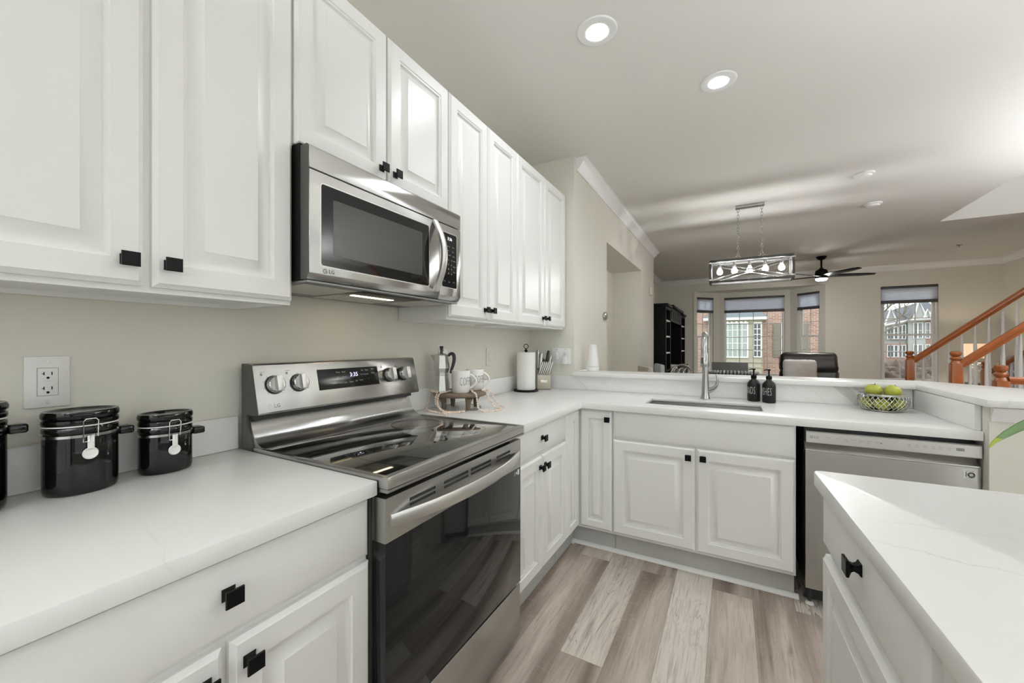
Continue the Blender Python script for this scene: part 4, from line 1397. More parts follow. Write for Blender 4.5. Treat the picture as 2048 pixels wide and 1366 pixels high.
mb.tube([(0.045, 0.066, 0.183), (0.052, 0.066, 0.165), (0.052, 0.066, 0.140)], [0.006, 0.006, 0.003], 8, M=KM)
mb.tube([(0.058, 0.070, 0.183), (0.053, 0.068, 0.165), (0.052, 0.068, 0.140)], [0.006, 0.006, 0.003], 8, M=KM)
solo('kitchen_shears', mb, BLACKP, 'black handled kitchen shears in the middle of the knife block', 'scissors')

# ================================================================== BAR LEDGE
mb = MB().lathe([(0.0, 0.0005), (0.050, 0.0005), (0.0525, 0.004), (0.0525, 0.027), (0.0505, 0.029), (0.0505, 0.0315), (0.0525, 0.034), (0.0510, 0.05), (0.0385, 0.13), (0.0335, 0.2155), (0.0315, 0.217), (0.0, 0.217)], (0.487, 2.432, 1.051), 40)
solo('wifi_router', mb, WHITEP, 'tall white tapered device standing on the end of the bar', 'device', smooth=45)
mb = MB().box(-0.028, 0.012, -0.010, 0.010, 0.0005, 0.012, 0.005, M=Matrix.Translation((0.437, 2.318, 1.051)) @ Matrix.Rotation(0.5, 4, 'Z'))
mb.box(-0.002, 0.030, -0.008, 0.010, 0.003, 0.017, 0.006, M=Matrix.Translation((0.447, 2.318, 1.051)) @ Matrix.Rotation(0.2, 4, 'Z'))
solo('hair_clip', mb, WHITEC, 'small pale clip lying on the bar beside the white device', 'clip')

# ================================================================== SINK, FAUCET, SOAP
sx0, sx1, sy0, sy1 = 1.022, 1.635, 1.737, 2.020
mb = MB().cells([sx0 - 0.012, sx0, sx0 + 0.006, sx1 - 0.006, sx1, sx1 + 0.012], [sy0 - 0.012, sy0, sy0 + 0.006, sy1 - 0.006, sy1, sy1 + 0.012], [0.665, 0.671, 0.889, 0.8942],
                lambda i, j, k: (i in (1, 2, 3) and j in (1, 2, 3) and not (i == 2 and j == 2 and k > 0)) or (k == 2 and not (i == 2 and j == 2)))
sk = solo('sink', mb, STEEL, 'stainless undermount kitchen sink set in the worktop', 'sink', smooth=0)
build('drain', MB().lathe([(0.045, 0.0), (0.045, 0.002), (0.03, 0.001), (0.0, 0.001)], (1.33, 1.90, 0.6715), 24), CHROME, sk)

fx, fy, fz = 1.334, 2.130, 0.914
t = thing('faucet', (fx, fy, fz), 'chrome gooseneck kitchen faucet with a side lever', 'faucet')
build('body', MB().lathe([(0.029, 0.0005), (0.029, 0.004), (0.0265, 0.012), (0.0225, 0.05), (0.0205, 0.10), (0.0190, 0.16)], (fx, fy, fz), 24), NICKEL, t, smooth=60)
R_ = 0.098
pts = [(fx, fy, fz + 0.13), (fx, fy, fz + 0.22)]
for k in range(0, 15):
    a = PI * k / 14
    pts.append((fx + 0.004 * k / 14, fy - R_ + R_ * math.cos(a), fz + 0.315 + R_ * math.sin(a)))
pts.append((fx + 0.006, fy - 2 * R_ - 0.004, fz + 0.29))
build('gooseneck', MB().tube(pts, 0.0185, 16), NICKEL, t, smooth=60)
ax = Vector((0.004, -0.10, -1)).normalized()
b = Vector((fx + 0.006, fy - 2 * R_ - 0.004, fz + 0.30))
hd = build('spray_head', MB().tube([b, b + ax * 0.012, b + ax * 0.05, b + ax * 0.080, b + ax * 0.083], [0.0185, 0.0215, 0.0235, 0.026, 0.0235], 18), NICKEL, t, smooth=60)
build('spray_button', MB().box(-0.005, 0.005, -0.020, 0.020, 0, 0.003, 0.001, M=frame(b + ax * 0.045 + Vector((-0.010, -0.0225, 0)), X, Vector((-0.4, -1, 0.1)))), BLACKP, hd)
build('lever', MB().tube(curve_pts([(fx + 0.012, fy, fz + 0.050), (fx + 0.032, fy - 0.006, fz + 0.060), (fx + 0.055, fy - 0.012, fz + 0.078), (fx + 0.068, fy - 0.016, fz + 0.105), (fx + 0.070, fy - 0.018, fz + 0.135), (fx + 0.064, fy - 0.018, fz + 0.162)]),
                             lerp_list([0.016, 0.0165, 0.013, 0.0085, 0.0065, 0.0055]), 12), NICKEL, t, smooth=60)


def soap(x, y, word, label, ang):
    t = thing('soap_dispenser', (x, y, 0.9145), label, 'soap dispenser', 'black soap dispensers')
    c = (x, y, 0.9145)
    r = 0.0355
    build('bottle', MB().lathe([(0.0, 0.0005), (r - 0.004, 0.0005), (r, 0.005), (r, 0.100), (r - 0.002, 0.112), (r - 0.010, 0.125), (0.016, 0.133), (0.0135, 0.138), (0.0135, 0.142)], c, 36), SOAPB, t, smooth=50)
    build('collar', MB().lathe([(0.0150, 0.1415), (0.0158, 0.143), (0.0158, 0.158), (0.012, 0.161), (0.0065, 0.162), (0.0065, 0.166)], c, 24), BLACK, t)
    b = Vector(c)
    d = Vector((-0.75, -0.66, 0))
    build('pump', MB().lathe([(0.0045, 0.165), (0.0045, 0.192), (0.0095, 0.193), (0.0100, 0.200), (0.004, 0.203), (0, 0.203)], c, 16).tube([b + Z * 0.198, b + d * 0.02 + Z * 0.199, b + d * 0.036 + Z * 0.195], [0.0042, 0.004, 0.0028], 8), BLACK, t)
    out = Vector((math.sin(ang), -math.cos(ang), 0))
    build('lettering', MB().text(word, 0.066, frame(b + Z * 0.066, Z.cross(out), out), 0.0002, sx=0.32, bend=r + 0.0001, spacing=1.15, thin=-0.0014), INKW, t, smooth=0)


soap(1.604, 2.165, 'HANDS', 'black HANDS soap dispenser, the one nearer the faucet', math.radians(-52))
soap(1.681, 2.125, 'DISHES', 'black DISHES soap dispenser, the one nearer the fruit bowl', math.radians(-41))

# ================================================================== FRUIT
bx, by, bz_ = 2.190, 2.088, 0.9145
t = thing('wire_bowl', (bx, by, bz_), 'silver wire mesh bowl full of green apples', 'bowl')
pr_ = [(0.074, 0.0035), (0.090, 0.012), (0.1035, 0.030), (0.107, 0.048), (0.104, 0.068), (0.096, 0.086)]


def bowl_r(z_):
    for (r0, z0), (r1, z1) in zip(pr_[:-1], pr_[1:]):
        if z_ <= z1:
            return r0 + (r1 - r0) * (z_ - z0) / (z1 - z0)
    return pr_[-1][0]


mb = MB()
for sg in (-1, 1):
    for k in range(30):
        pts = []
        for q in range(10):
            z_ = 0.0035 + (0.086 - 0.0035) * q / 9
            a = 2 * PI * k / 30 + sg * 0.62 * q / 9
            pts.append((bx + bowl_r(z_) * math.cos(a), by + bowl_r(z_) * math.sin(a), bz_ + z_))
        mb.tube(pts, 0.0015, 5)
build('mesh', mb, SILVER, t)
build('rim', MB().lathe([(0.0945, 0.082), (0.0985, 0.082), (0.0985, 0.0905), (0.0945, 0.0905)], (bx, by, bz_), 48), SILVER, t)
build('foot_ring', MB().ring(0.074, 0.003, (bx, by, bz_ + 0.0035), 40, 7), SILVER, t)
build('mesh_floor', MB().lathe([(0.073, 0.0035), (0.073, 0.005), (0.0, 0.005)], (bx, by, bz_), 32), SILVER, t)


def apple(x, y, z, r, tilt, rz, label):
    prof = [(0.0, -0.78), (0.16, -0.86), (0.42, -0.88), (0.72, -0.68), (0.95, -0.22), (1.0, 0.12), (0.93, 0.48), (0.70, 0.78), (0.42, 0.88), (0.20, 0.80), (0.07, 0.66), (0.0, 0.60)]
    M = Matrix.Rotation(rz, 4, 'Z') @ Matrix.Rotation(tilt, 4, 'X')
    t = thing('apple', (x, y, z), label, 'apple', 'green apples in the wire bowl')
    W = Matrix.Translation((x, y, z)) @ M
    build('fruit', MB().lathe([(a * r, b_ * r) for a, b_ in prof], (0, 0, 0), 24, M=W), APPLE, t, smooth=80)
    build('stem', MB().tube([(0, 0, 0.6 * r), (0.002, 0, 0.85 * r), (0.005, 0, 1.12 * r)], [0.0013, 0.0013, 0.0018], 6, M=W), STEMB, t)


apple(bx - 0.037, by + 0.004, bz_ + 0.103, 0.0365, 0.15, 0.4, 'top green apple in the wire bowl, the one nearer the sink')
apple(bx + 0.037, by - 0.006, bz_ + 0.101, 0.0365, 0.45, 1.9, 'top green apple in the wire bowl, the one farther from the sink')
for k, (a, nm) in enumerate(((-105, 'lower green apple in the middle of the bowl front'), (-33, 'lower green apple at the bowl front, toward the dishwasher end'), (-177, 'lower green apple at the sink side of the bowl'), (111, 'lower green apple at the back of the bowl, sink side'), (39, 'lower green apple at the back of the bowl, far side'))):
    an = math.radians(a)
    apple(bx + 0.0585 * math.cos(an), by + 0.0585 * math.sin(an), bz_ + 0.0385, 0.0335, 1.3, an + 1.2 + k, nm)

# ================================================================== PLANT ON THE ISLAND
t = thing('potted_plant', (2.27, 0.16, 0.9145), 'potted plant on the island whose long green leaf reaches into view', 'plant')
build('pot', MB().lathe([(0.0, 0.0005), (0.055, 0.0005), (0.062, 0.006), (0.078, 0.105), (0.080, 0.115), (0.074, 0.115), (0.070, 0.095), (0.0, 0.095)], (2.27, 0.16, 0.9145), 32), WHITEC, t, smooth=50)


def leaf(path, wd, t, tip=None):
    """pointed blade with a folded midrib along a path; wd lists the half widths"""
    P = [Vector(p) for p in path]
    n = len(P)
    lp = []
    for i in range(n):
        d = (P[min(i + 1, n - 1)] - P[max(i - 1, 0)]).normalized()
        s_ = d.cross(Z).normalized()
        u_ = s_.cross(d).normalized()
        w_ = wd[i]
        lp.append([tuple(P[i] + s_ * w_ + u_ * w_ * 0.25), tuple(P[i]), tuple(P[i] - s_ * w_ + u_ * w_ * 0.25), tuple(P[i] - s_ * w_ + u_ * (w_ * 0.25 - 0.0012)), tuple(P[i] - u_ * 0.0014), tuple(P[i] + s_ * w_ + u_ * (w_ * 0.25 - 0.0012))])
    lf = build('leaf', MB().loops(lp[:len(lp) - (2 if tip else 0)]), LEAFG, t, smooth=60)
    if tip:
        build('leaf_tip', MB().loops(lp[-3:]), LEAFT, lf, smooth=60)


leaf([(2.27, 0.17, 1.02), (2.20, 0.235, 1.19), (2.12, 0.325, 1.218), (2.066, 0.388, 1.176), (2.03, 0.432, 1.136), (2.005, 0.464, 1.104), (1.990, 0.484, 1.084), (1.979, 0.500, 1.068), (1.972, 0.511, 1.056), (1.967, 0.518, 1.044)],
     [0.006, 0.014, 0.030, 0.037, 0.036, 0.030, 0.022, 0.013, 0.007, 0.0012], t, True)
for a, h in ((0.2, 0.34), (1.2, 0.28), (-0.9, 0.36), (-2.0, 0.30), (2.6, 0.26)):
    d = Vector((math.cos(a), math.sin(a), 0))
    b = Vector((2.27, 0.16, 1.01))
    leaf([b, b + d * 0.03 + Z * h * 0.5, b + d * 0.09 + Z * h * 0.9, b + d * 0.17 + Z * h, b + d * 0.24 + Z * h * 0.85], [0.006, 0.014, 0.024, 0.02, 0.002], t)

# ================================================================== DINING AND LIVING ROOM
# wall devices
solo('thermostat', MB().lathe([(0.040, 0.001), (0.042, 0.004), (0.040, 0.020), (0.034, 0.024), (0.0, 0.024)], seg=32, M=frame((0.392, 3.10, 1.545), Y, X)), NICKEL, 'round silver thermostat on the wall beside the niche', 'thermostat', smooth=40)
solo('door_chime', MB().box(0.3925, 0.432, 5.53, 5.63, 2.02, 2.145, 0.006), PLASTG, 'small beige chime box high on the wall past the niche', 'chime box')
for x, y, s_ in ((2.80, 4.80, 'white smoke detector on the ceiling nearer the stairs'), (2.50, 3.80, 'flat white ceiling disc between the recessed light and the smoke detector')):
    r = 0.075 if 'smoke' in s_.split(' on ')[0] else 0.06
    solo('smoke_detector', MB().lathe([(0, -0.034), (r * 0.55, -0.034), (r * 0.72, -0.028), (r * 0.75, -0.018), (r, -0.014), (r, -0.001), (0, -0.001)] if r > 0.07 else [(0, -0.012), (r * 0.9, -0.012), (r, -0.008), (r, -0.001), (0, -0.001)], (x, y, CZ), 32), TRIMW, s_, 'detector', 'white ceiling discs')
solo('sprinkler_head', MB().lathe([(0, -0.03), (0.02, -0.03), (0.02, -0.026), (0.006, -0.024), (0.006, -0.010), (0.035, -0.008), (0.04, -0.001), (0, -0.001)], (4.48, 7.73, CZ), 20), NICKEL, 'small metal sprinkler head in the living room ceiling', 'sprinkler')
solo('air_vent', MB().box(2.22, 2.42, 8.5, 8.6, CZ - 0.008, CZ - 0.001, 0.002), TRIMW, 'small white ceiling vent behind the chandelier', 'vent')

# chandelier
hx0, hx1, hy0, hy1, hz0, hz1 = 1.283, 2.027, 4.10, 4.30, 1.948, 2.170
t = thing('chandelier', ((hx0 + hx1) / 2, 4.2, CZ), 'rectangular grey metal chandelier with five bulbs over the dining table', 'chandelier')
build('canopy', MB().box(1.522, 1.788, 4.165, 4.235, CZ - 0.030, CZ - 0.001, 0.003), NICKEL, t)
bw = 0.0125
for a, b in (((hx0, hy0, 0), (hx1, hy0, 0)), ((hx0, hy1, 0), (hx1, hy1, 0))):
    for z_ in (hz0, hz1):
        build('rail', MB().box(hx0, hx1, a[1] - bw, a[1] + bw, z_ - bw, z_ + bw, 0.002), GREYP, t)
for z_ in (hz0, hz1):
    for x in (hx0, hx1):
        build('end_rail', MB().box(x - bw, x + bw, hy0 + bw, hy1 - bw, z_ - bw, z_ + bw, 0.002), GREYP, t)
for x in (hx0, hx1):
    for y in (hy0, hy1):
        build('post', MB().box(x - bw, x + bw, y - bw, y + bw, hz0 + bw, hz1 - bw, 0.001), GREYP, t)
        for z_ in (hz0, hz1):
            build('corner_plate', MB().box(x - bw - 0.004, x + bw + 0.004, y - bw - 0.004, y + bw + 0.004, z_ - 0.028 if z_ > 2 else z_ + 0.012, z_ - 0.012 if z_ > 2 else z_ + 0.028, 0.001), NICKEL, t)
for y in (hy0, hy1):
    for s_ in (0, 1):
        z0, z1 = (hz0 + 0.012, hz1 - 0.012) if s_ else (hz1 - 0.012, hz0 + 0.012)
        build('cross_brace', MB().tube([(hx0, y + 0.004 * s_, z0), (hx1, y + 0.004 * s_, z1)], 0.006, 6), NICKEL, t)
build('socket_bar', MB().box(hx0, hx1, 4.193, 4.207, hz1 - 0.010, hz1 + 0.004), NICKEL, t)
for k in range(5):
    x = 1.372 + k * 0.1415
    build('socket', MB().lathe([(0.018, -0.010), (0.018, -0.060), (0.014, -0.062)], (x, 4.2, hz1), 16), NICKEL, t)
    build('bulb', MB().lathe([(0.010, -0.062), (0.014, -0.070), (0.026, -0.092), (0.029, -0.108), (0.024, -0.124), (0.012, -0.133), (0.0, -0.135)], (x, 4.2, hz1), 16), BULBM, t)
for x in (1.546, 1.764):
    ch = MB()
    n = 15
    zt, zb = CZ - 0.031, hz1 + 0.055
    st = (zt - zb) / n
    for k in range(n):
        zc = zt - st * (k + 0.5)
        M = Matrix.Translation((x, 4.2, zc)) @ Matrix.Rotation(PI / 2 if k % 2 else 0, 4, 'Z') @ Matrix.Rotation(PI / 2, 4, 'X')
        ch.ring(0.0135, 0.0026, (0, 0, 0), 14, 6, sx=0.75, sy=st / 0.027 * 1.28, M=M)
    build('chain', ch, NICKEL, t)
    build('loop', MB().ring(0.026, 0.003, (0, 0, 0), 20, 6, M=Matrix.Translation((x, 4.2, hz1 + 0.032)) @ Matrix.Rotation(PI / 2, 4, 'X')), NICKEL, t)

# ceiling fan
cx, cy = 2.825, 7.70
t = thing('ceiling_fan', (cx, cy, CZ), 'dark ceiling fan with a lit round lamp below it', 'ceiling fan')
build('canopy', MB().lathe([(0.0, -0.062), (0.025, -0.062), (0.055, -0.045), (0.075, -0.012), (0.075, -0.001), (0, -0.001)], (cx, cy, CZ), 28), BLACK, t)
build('downrod', MB().lathe([(0.014, -0.060), (0.014, -0.190), (0.028, -0.195), (0.028, -0.215)], (cx, cy, CZ), 16), BLACK, t)
build('motor', MB().lathe([(0.030, -0.212), (0.060, -0.222), (0.085, -0.245), (0.092, -0.300), (0.092, -0.360), (0.080, -0.375), (0.0, -0.375)], (cx, cy, CZ), 32), BLACK, t)
build('lamp_lens', MB().lathe([(0.078, -0.375), (0.080, -0.385), (0.066, -0.408), (0.0, -0.416)], (cx, cy, CZ), 28), FANL, t)
for a in (12, 84, 156, 228, 300):
    M = Matrix.Translation((cx, cy, CZ - 0.335)) @ Matrix.Rotation(math.radians(a), 4, 'Z') @ Matrix.Rotation(math.radians(-13), 4, 'X')
    build('blade', MB().prism([(0.085, -0.055), (0.30, -0.075), (0.62, -0.060), (0.74, -0.035), (0.745, 0.02), (0.55, 0.045), (0.085, 0.045)], -0.005, 0.005, 0.002, M=M), BLACK, t)

# entertainment unit
ex, e0, e1 = 0.55, 6.14, 9.20
t = thing('entertainment_center', (0.27, (e0 + e1) / 2, 0), 'tall black entertainment unit with open shelves around a television', 'entertainment unit')
xs0 = 0.0
build('base_cabinet', MB().box(xs0, 0.62, e0, e1, 0.001, 0.82, 0.006), BLKW, t)
for nm, a, b in (('side_tower', e0, 6.74), ('side_tower', 8.43, e1)):
    mb = MB()
    zz = [0.8205, 0.845, 1.115, 1.14, 1.39, 1.415, 1.66, 1.685, 1.86, 1.905]
    mb.cells([xs0, xs0 + 0.02, ex - 0.02, ex], [a, a + 0.055, b - 0.055, b], zz, lambda i, j, k: i == 0 or j in (0, 2) or (k in (0, 8)))
    tw = build(nm, mb, BLKW, t)
    for z_ in (1.1145, 1.3895, 1.6595):
        build('shelf', MB().box(xs0 + 0.021, ex - 0.004, a + 0.056, b - 0.056, z_, z_ + 0.025, 0.002), TRIMW, tw)
    build('cornice', MB().box(xs0, ex + 0.035, a - 0.03 if a == e0 else a, b + 0.02 if b == e1 else b, 1.9055, 1.945, 0.008), BLKW, tw)
br = build('bridge', MB().cells([xs0, ex - 0.02, ex], [6.742, 8.428], [1.68, 1.70, 1.93], lambda i, j, k: True), BLKW, t)
for k in range(5):
    build('bridge_panel', MB().box(ex + 0.0005, ex + 0.008, 6.80 + k * 0.325, 7.06 + k * 0.325, 1.735, 1.885, 0.003), BLKW, br)
build('bridge_cornice', MB().box(xs0, ex + 0.05, 6.742, 8.428, 1.9305, 1.972, 0.01), BLKW, br)
build('back_panel', MB().box(xs0, xs0 + 0.015, 6.742, 8.428, 0.8205, 1.68), BLKW, t)
t = thing('television', (0.28, 7.55, 0.8205), 'flat black television inside the entertainment unit', 'television')
build('bezel', MB().box(-0.018, 0.018, -0.70, 0.70, 0.07, 0.80, 0.004, M=Matrix.Translation((0.30, 7.56, 0.8205))), BLACKP, t)
build('screen', MB().box(0.0182, 0.0195, -0.685, 0.685, 0.09, 0.785, M=Matrix.Translation((0.30, 7.56, 0.8205))), TVGL, t)
build('stand', MB().box(0.20, 0.40, 7.30, 7.80, 0.821, 0.832, 0.003).box(0.285, 0.315, 7.50, 7.60, 0.832, 0.90), BLACKP, t)
for k, (z_, s_) in enumerate(((0.8205, 'lower'), (0.858, 'upper'))):
    solo('folded_cloth', MB().box(0.41, 0.60, 7.02, 7.30, z_ + 0.0005, z_ + 0.036, 0.012), TRIMW, s_ + ' white folded cloth of the stack under the television', 'cloth', 'white folded cloths')
# recliner and pillow
rx0, rx1, ry = 2.20, 3.00, 7.22
t = thing('recliner', ((rx0 + rx1) / 2, ry, 0), 'dark brown leather recliner facing the kitchen', 'armchair')


def cushion(x0, x1, y0, y1, z0, z1, r, M=None, n=1.0, seg=5):
    mb = MB()
    mb.box(x0, x1, y0, y1, z0, z1, r, M=M, seg=seg)
    return mb


def wrinkle(mb, amp, f):
    bmesh.ops.subdivide_edges(mb.bm, edges=[e for e in mb.bm.edges if e.calc_length() > 0.05], cuts=5, use_grid_fill=True)
    bmesh.ops.recalc_face_normals(mb.bm, faces=mb.bm.faces)
    mb.bm.normal_update()
    for v in mb.bm.verts:
        v.co += v.normal * amp * (noise.noise(v.co * f) + 0.5 * noise.noise(v.co * f * 2.3))
    return mb


BKM = Matrix.Translation((0, ry + 0.05, 0.45)) @ Matrix.Rotation(math.radians(-9), 4, 'X')
build('base', wrinkle(cushion(rx0 - 0.12, rx1 + 0.12, ry - 0.75, ry + 0.12, 0.06, 0.42, 0.05), 0.006, 5), LEATH, t, smooth=60)
build('seat', wrinkle(cushion(rx0 + 0.06, rx1 - 0.06, ry - 0.78, ry - 0.02, 0.40, 0.56, 0.06), 0.008, 6), LEATH, t, smooth=60)
build('back', wrinkle(cushion(rx0, rx1, -0.02, 0.22, -0.02, 0.42, 0.07, M=BKM), 0.010, 6), LEATH, t, smooth=60)
build('headrest', wrinkle(cushion(rx0 + 0.01, rx1 - 0.01, -0.06, 0.22, 0.36, 0.70, 0.085, M=BKM), 0.014, 7), LEATH, t, smooth=60)
for x in (rx0 - 0.10, rx1 + 0.10):
    build('arm', wrinkle(cushion(x - 0.10, x + 0.10, ry - 0.72, ry + 0.10, 0.10, 0.68, 0.075), 0.006, 6), LEATH, t, smooth=60)
for x in (rx0 - 0.05, rx1 + 0.05):
    for y in (ry - 0.68, ry + 0.05):
        build('foot', MB().box(x - 0.03, x + 0.03, y - 0.03, y + 0.03, 0.0005, 0.066, 0.004), BLACKP, t)
PMt = Matrix.Translation((2.455, 7.085, 0.555)) @ Matrix.Rotation(math.radians(-12), 4, 'X')
mb = MB()
mb.box(-0.225, 0.225, -0.055, 0.055, 0.0, 0.475, 0.05, seg=4)
bmesh.ops.subdivide_edges(mb.bm, edges=[e for e in mb.bm.edges if e.calc_length() > 0.04], cuts=14, use_grid_fill=True)
bmesh.ops.recalc_face_normals(mb.bm, faces=mb.bm.faces)
mb.bm.normal_update()
for v in mb.bm.verts:
    k = max(0, 1 - (v.co.x / 0.225) ** 2) * max(0, 1 - ((v.co.z - 0.235) / 0.24) ** 2)
    v.co += v.normal * (0.035 * k + 0.010 * noise.noise(v.co * 45))
mb.xf(PMt)
solo('fur_pillow', mb, FUR, 'fluffy cream and tan pillow leaning on the leather recliner', 'pillow', smooth=80)

# dining table, chair and centrepiece
t = thing('dining_table', (1.55, 4.2, 0), 'dark dining table behind the bar, under the chandelier', 'table')
build('tabletop', MB().box(0.95, 2.15, 3.75, 4.65, 0.725, 0.760, 0.006), DKTAB, t)
for x in (1.03, 2.07):
    for y in (3.83, 4.57):
        build('leg', MB().box(x - 0.035, x + 0.035, y - 0.035, y + 0.035, 0.001, 0.7245, 0.004), DKTAB, t)
t = thing('dining_chair', (1.465, 4.98, 0), 'dark grey dining chair with a plain top rail at the table end', 'chair')
build('top_rail', MB().box(1.262, 1.668, 4.985, 5.010, 0.86, 1.042, 0.006), DKTAB, t)
for x in (1.285, 1.645):
    build('back_post', MB().box(x - 0.018, x + 0.018, 4.984, 5.012, 0.001, 0.8595, 0.003), DKTAB, t)
    build('front_leg', MB().box(x - 0.018, x + 0.018, 4.70, 4.73, 0.001, 0.4395, 0.003), DKTAB, t)
build('seat', MB().box(1.26, 1.67, 4.69, 4.98, 0.44, 0.475, 0.008), DKTAB, t)
t = thing('centrepiece_bowl', (1.48, 4.0, 0.7605), 'long dark bowl with a studded rim on the dining table', 'bowl')
lp = []
for s_, zz in ((0.45, 0.0), (0.55, 0.03), (0.85, 0.12), (1.0, 0.215), (0.94, 0.217), (0.80, 0.125), (0.5, 0.04)):
    lp.append([(1.482 + 0.238 * s_ * math.cos(2 * PI * k / 36), 4.0 + 0.095 * s_ * math.sin(2 * PI * k / 36), 0.7610 + zz) for k in range(36)])
build('body', MB().loops(lp), BLKW, t, smooth=50)
mb = MB()
for k in range(44):
    a = 2 * PI * k / 44
    mb.ball((1.482 + 0.236 * math.cos(a), 4.0 + 0.097 * math.sin(a), 0.9755), 0.0135, 9, 6, sz=1.3)
build('studded_rim', mb, STEELD, t, smooth=80)



def side_chair(x, y, rz, back, m, label, seatm):
    """four-legged chair whose back panel or scrolls show above the bar"""
    t = thing('dining_chair', (x, y, 0), label, 'chair', None, rz)
    for sx in (-1, 1):
        build('front_leg', MB().box(sx * 0.19 - 0.016, sx * 0.19 + 0.016, 0.18, 0.212, 0.001, 0.4195, 0.003), m, t, local=True)
        build('back_post', MB().box(sx * 0.19 - 0.016, sx * 0.19 + 0.016, -0.212, -0.18, 0.001, 0.86 if back == 'scroll' else 0.62, 0.003), m, t, local=True)
    build('seat', MB().box(-0.215, 0.215, -0.179, 0.22, 0.42, 0.475, 0.015), seatm, t, local=True)
    if back == 'panel':
        build('back_panel', MB().box(-0.215, 0.215, -0.225, -0.165, 0.6205, 1.0, 0.02), seatm, t, local=True)
    else:
        build('top_rail', MB().tube(curve_pts([(-0.20, -0.196, 0.86), (-0.12, -0.205, 0.935), (0, -0.21, 0.96), (0.12, -0.205, 0.935), (0.20, -0.196, 0.86)]), 0.014, 10), m, t, local=True)
        for k in range(3):
            build('scroll', MB().ring(0.042, 0.008, (0, 0, 0), 18, 6, M=frame((-0.10 + 0.10 * k, -0.204, 0.865), X, Y)), m, t, local=True)
        build('lower_rail', MB().box(-0.18, 0.18, -0.206, -0.190, 0.70, 0.73, 0.003), m, t, local=True)
    return t


side_chair(0.72, 4.45, math.radians(-62), 'panel', DKTAB, 'beige upholstered dining chair at the left end of the table', BEIGEF)
side_chair(0.80, 5.08, math.radians(-70), 'panel', DKTAB, 'pale grey upholstered dining chair behind the beige one', GREYF)
side_chair(0.98, 5.62, math.radians(-130), 'scroll', SILVER, 'silver dining chair with a curved scroll back', GREYF)

# table lamp behind the stairs
t = thing('end_table', (5.03, 8.72, 0), 'dark end table below the table lamp', 'table')
build('top', MB().box(4.80, 5.26, 8.49, 8.95, 0.60, 0.63, 0.004), DKTAB, t)
for x in (4.83, 5.23):
    for y in (8.52, 8.92):
        build('leg', MB().box(x - 0.02, x + 0.02, y - 0.02, y + 0.02, 0.001, 0.5995), DKTAB, t)
t = thing('table_lamp', (5.03, 8.72, 0.6305), 'lit table lamp with a square cream shade and a white scrolled base', 'lamp')
lx, ly = 5.03, 8.72
build('base', MB().lathe([(0.0, 0.0005), (0.07, 0.0005), (0.072, 0.015), (0.03, 0.025), (0.018, 0.06)], (lx, ly, 0.6305), 24), WHITEC, t)
sc_ = MB()
for k in range(10):
    a = k * 1.3
    z0 = 0.075 + 0.028 * k
    sc_.ring(0.040, 0.007, (lx + 0.028 * math.cos(a), ly + 0.028 * math.sin(a), 0.6305 + z0), 16, 6, M=None)
sc_.tube([(lx, ly, 0.69), (lx, ly, 1.03)], 0.008, 8)
build('scrolled_stem', sc_, WHITEC, t)
build('bulb', MB().ball((lx, ly, 1.16), 0.032, 14, 10), TLAMP, t)
sh_ = []
for r0, z_ in ((0.137, 1.045), (0.130, 1.285)):
    for d_ in (0,):
        sh_.append((r0, z_))
prf = [(0.150, 1.045), (0.141, 1.285), (0.139, 1.285), (0.148, 1.045)]
build('lamp_shade', MB().loops([[(lx + r_ * math.cos(2 * PI * i / 40), ly + r_ * math.sin(2 * PI * i / 40), z_) for i in range(40)] for r_, z_ in prf], close=True), LAMPSH, t)
build('shade_spider', MB().tube([(lx - 0.14, ly, 1.27), (lx + 0.14, ly, 1.27)], 0.003, 6).tube([(lx, ly, 1.03), (lx, ly, 1.27)], 0.004, 6), NICKEL, t)

# silver armchair with a white pillow, seen through the balusters
t = thing('tub_chair', (5.15, 7.45, 0), 'silver grey tub chair with a rounded back behind the balusters', 'armchair')
lp = []
for k in range(15):
    a = math.radians(-20 + 220 * k / 14)
    c, s_ = math.cos(a), math.sin(a)
    zt = 0.92 + 0.20 * max(0, math.sin(a)) ** 0.8
    lp.append([(5.15 + r_ * c, 7.45 + r_ * s_, z_) for r_, z_ in ((0.36, 0.10), (0.37, 0.5), (0.375, zt - 0.05), (0.355, zt), (0.32, zt), (0.295, zt - 0.05), (0.29, 0.5), (0.29, 0.10))])
build('back', MB().loops(lp), SILVER, t, smooth=60)
build('seat', MB().lathe([(0.0, 0.10), (0.28, 0.10), (0.285, 0.42), (0.25, 0.47), (0.0, 0.48)], (5.15, 7.45, 0), 32), GREYF, t, smooth=50)
build('plinth', MB().lathe([(0.0, 0.0005), (0.26, 0.0005), (0.26, 0.0995), (0.0, 0.0995)], (5.15, 7.45, 0), 32), BLACKP, t)
mb = MB().box(-0.20, 0.20, -0.06, 0.06, 0.0, 0.40, 0.05, M=Matrix.Translation((5.13, 7.42, 0.50)) @ Matrix.Rotation(math.radians(-14), 4, 'X') @ Matrix.Rotation(math.radians(-20), 4, 'Y'), seg=4)
mb.xf(Matrix.Translation((0, 0, 0.06)))
solo('white_pillow', mb, PAPER, 'white pillow propped in the silver tub chair', 'pillow', smooth=60)

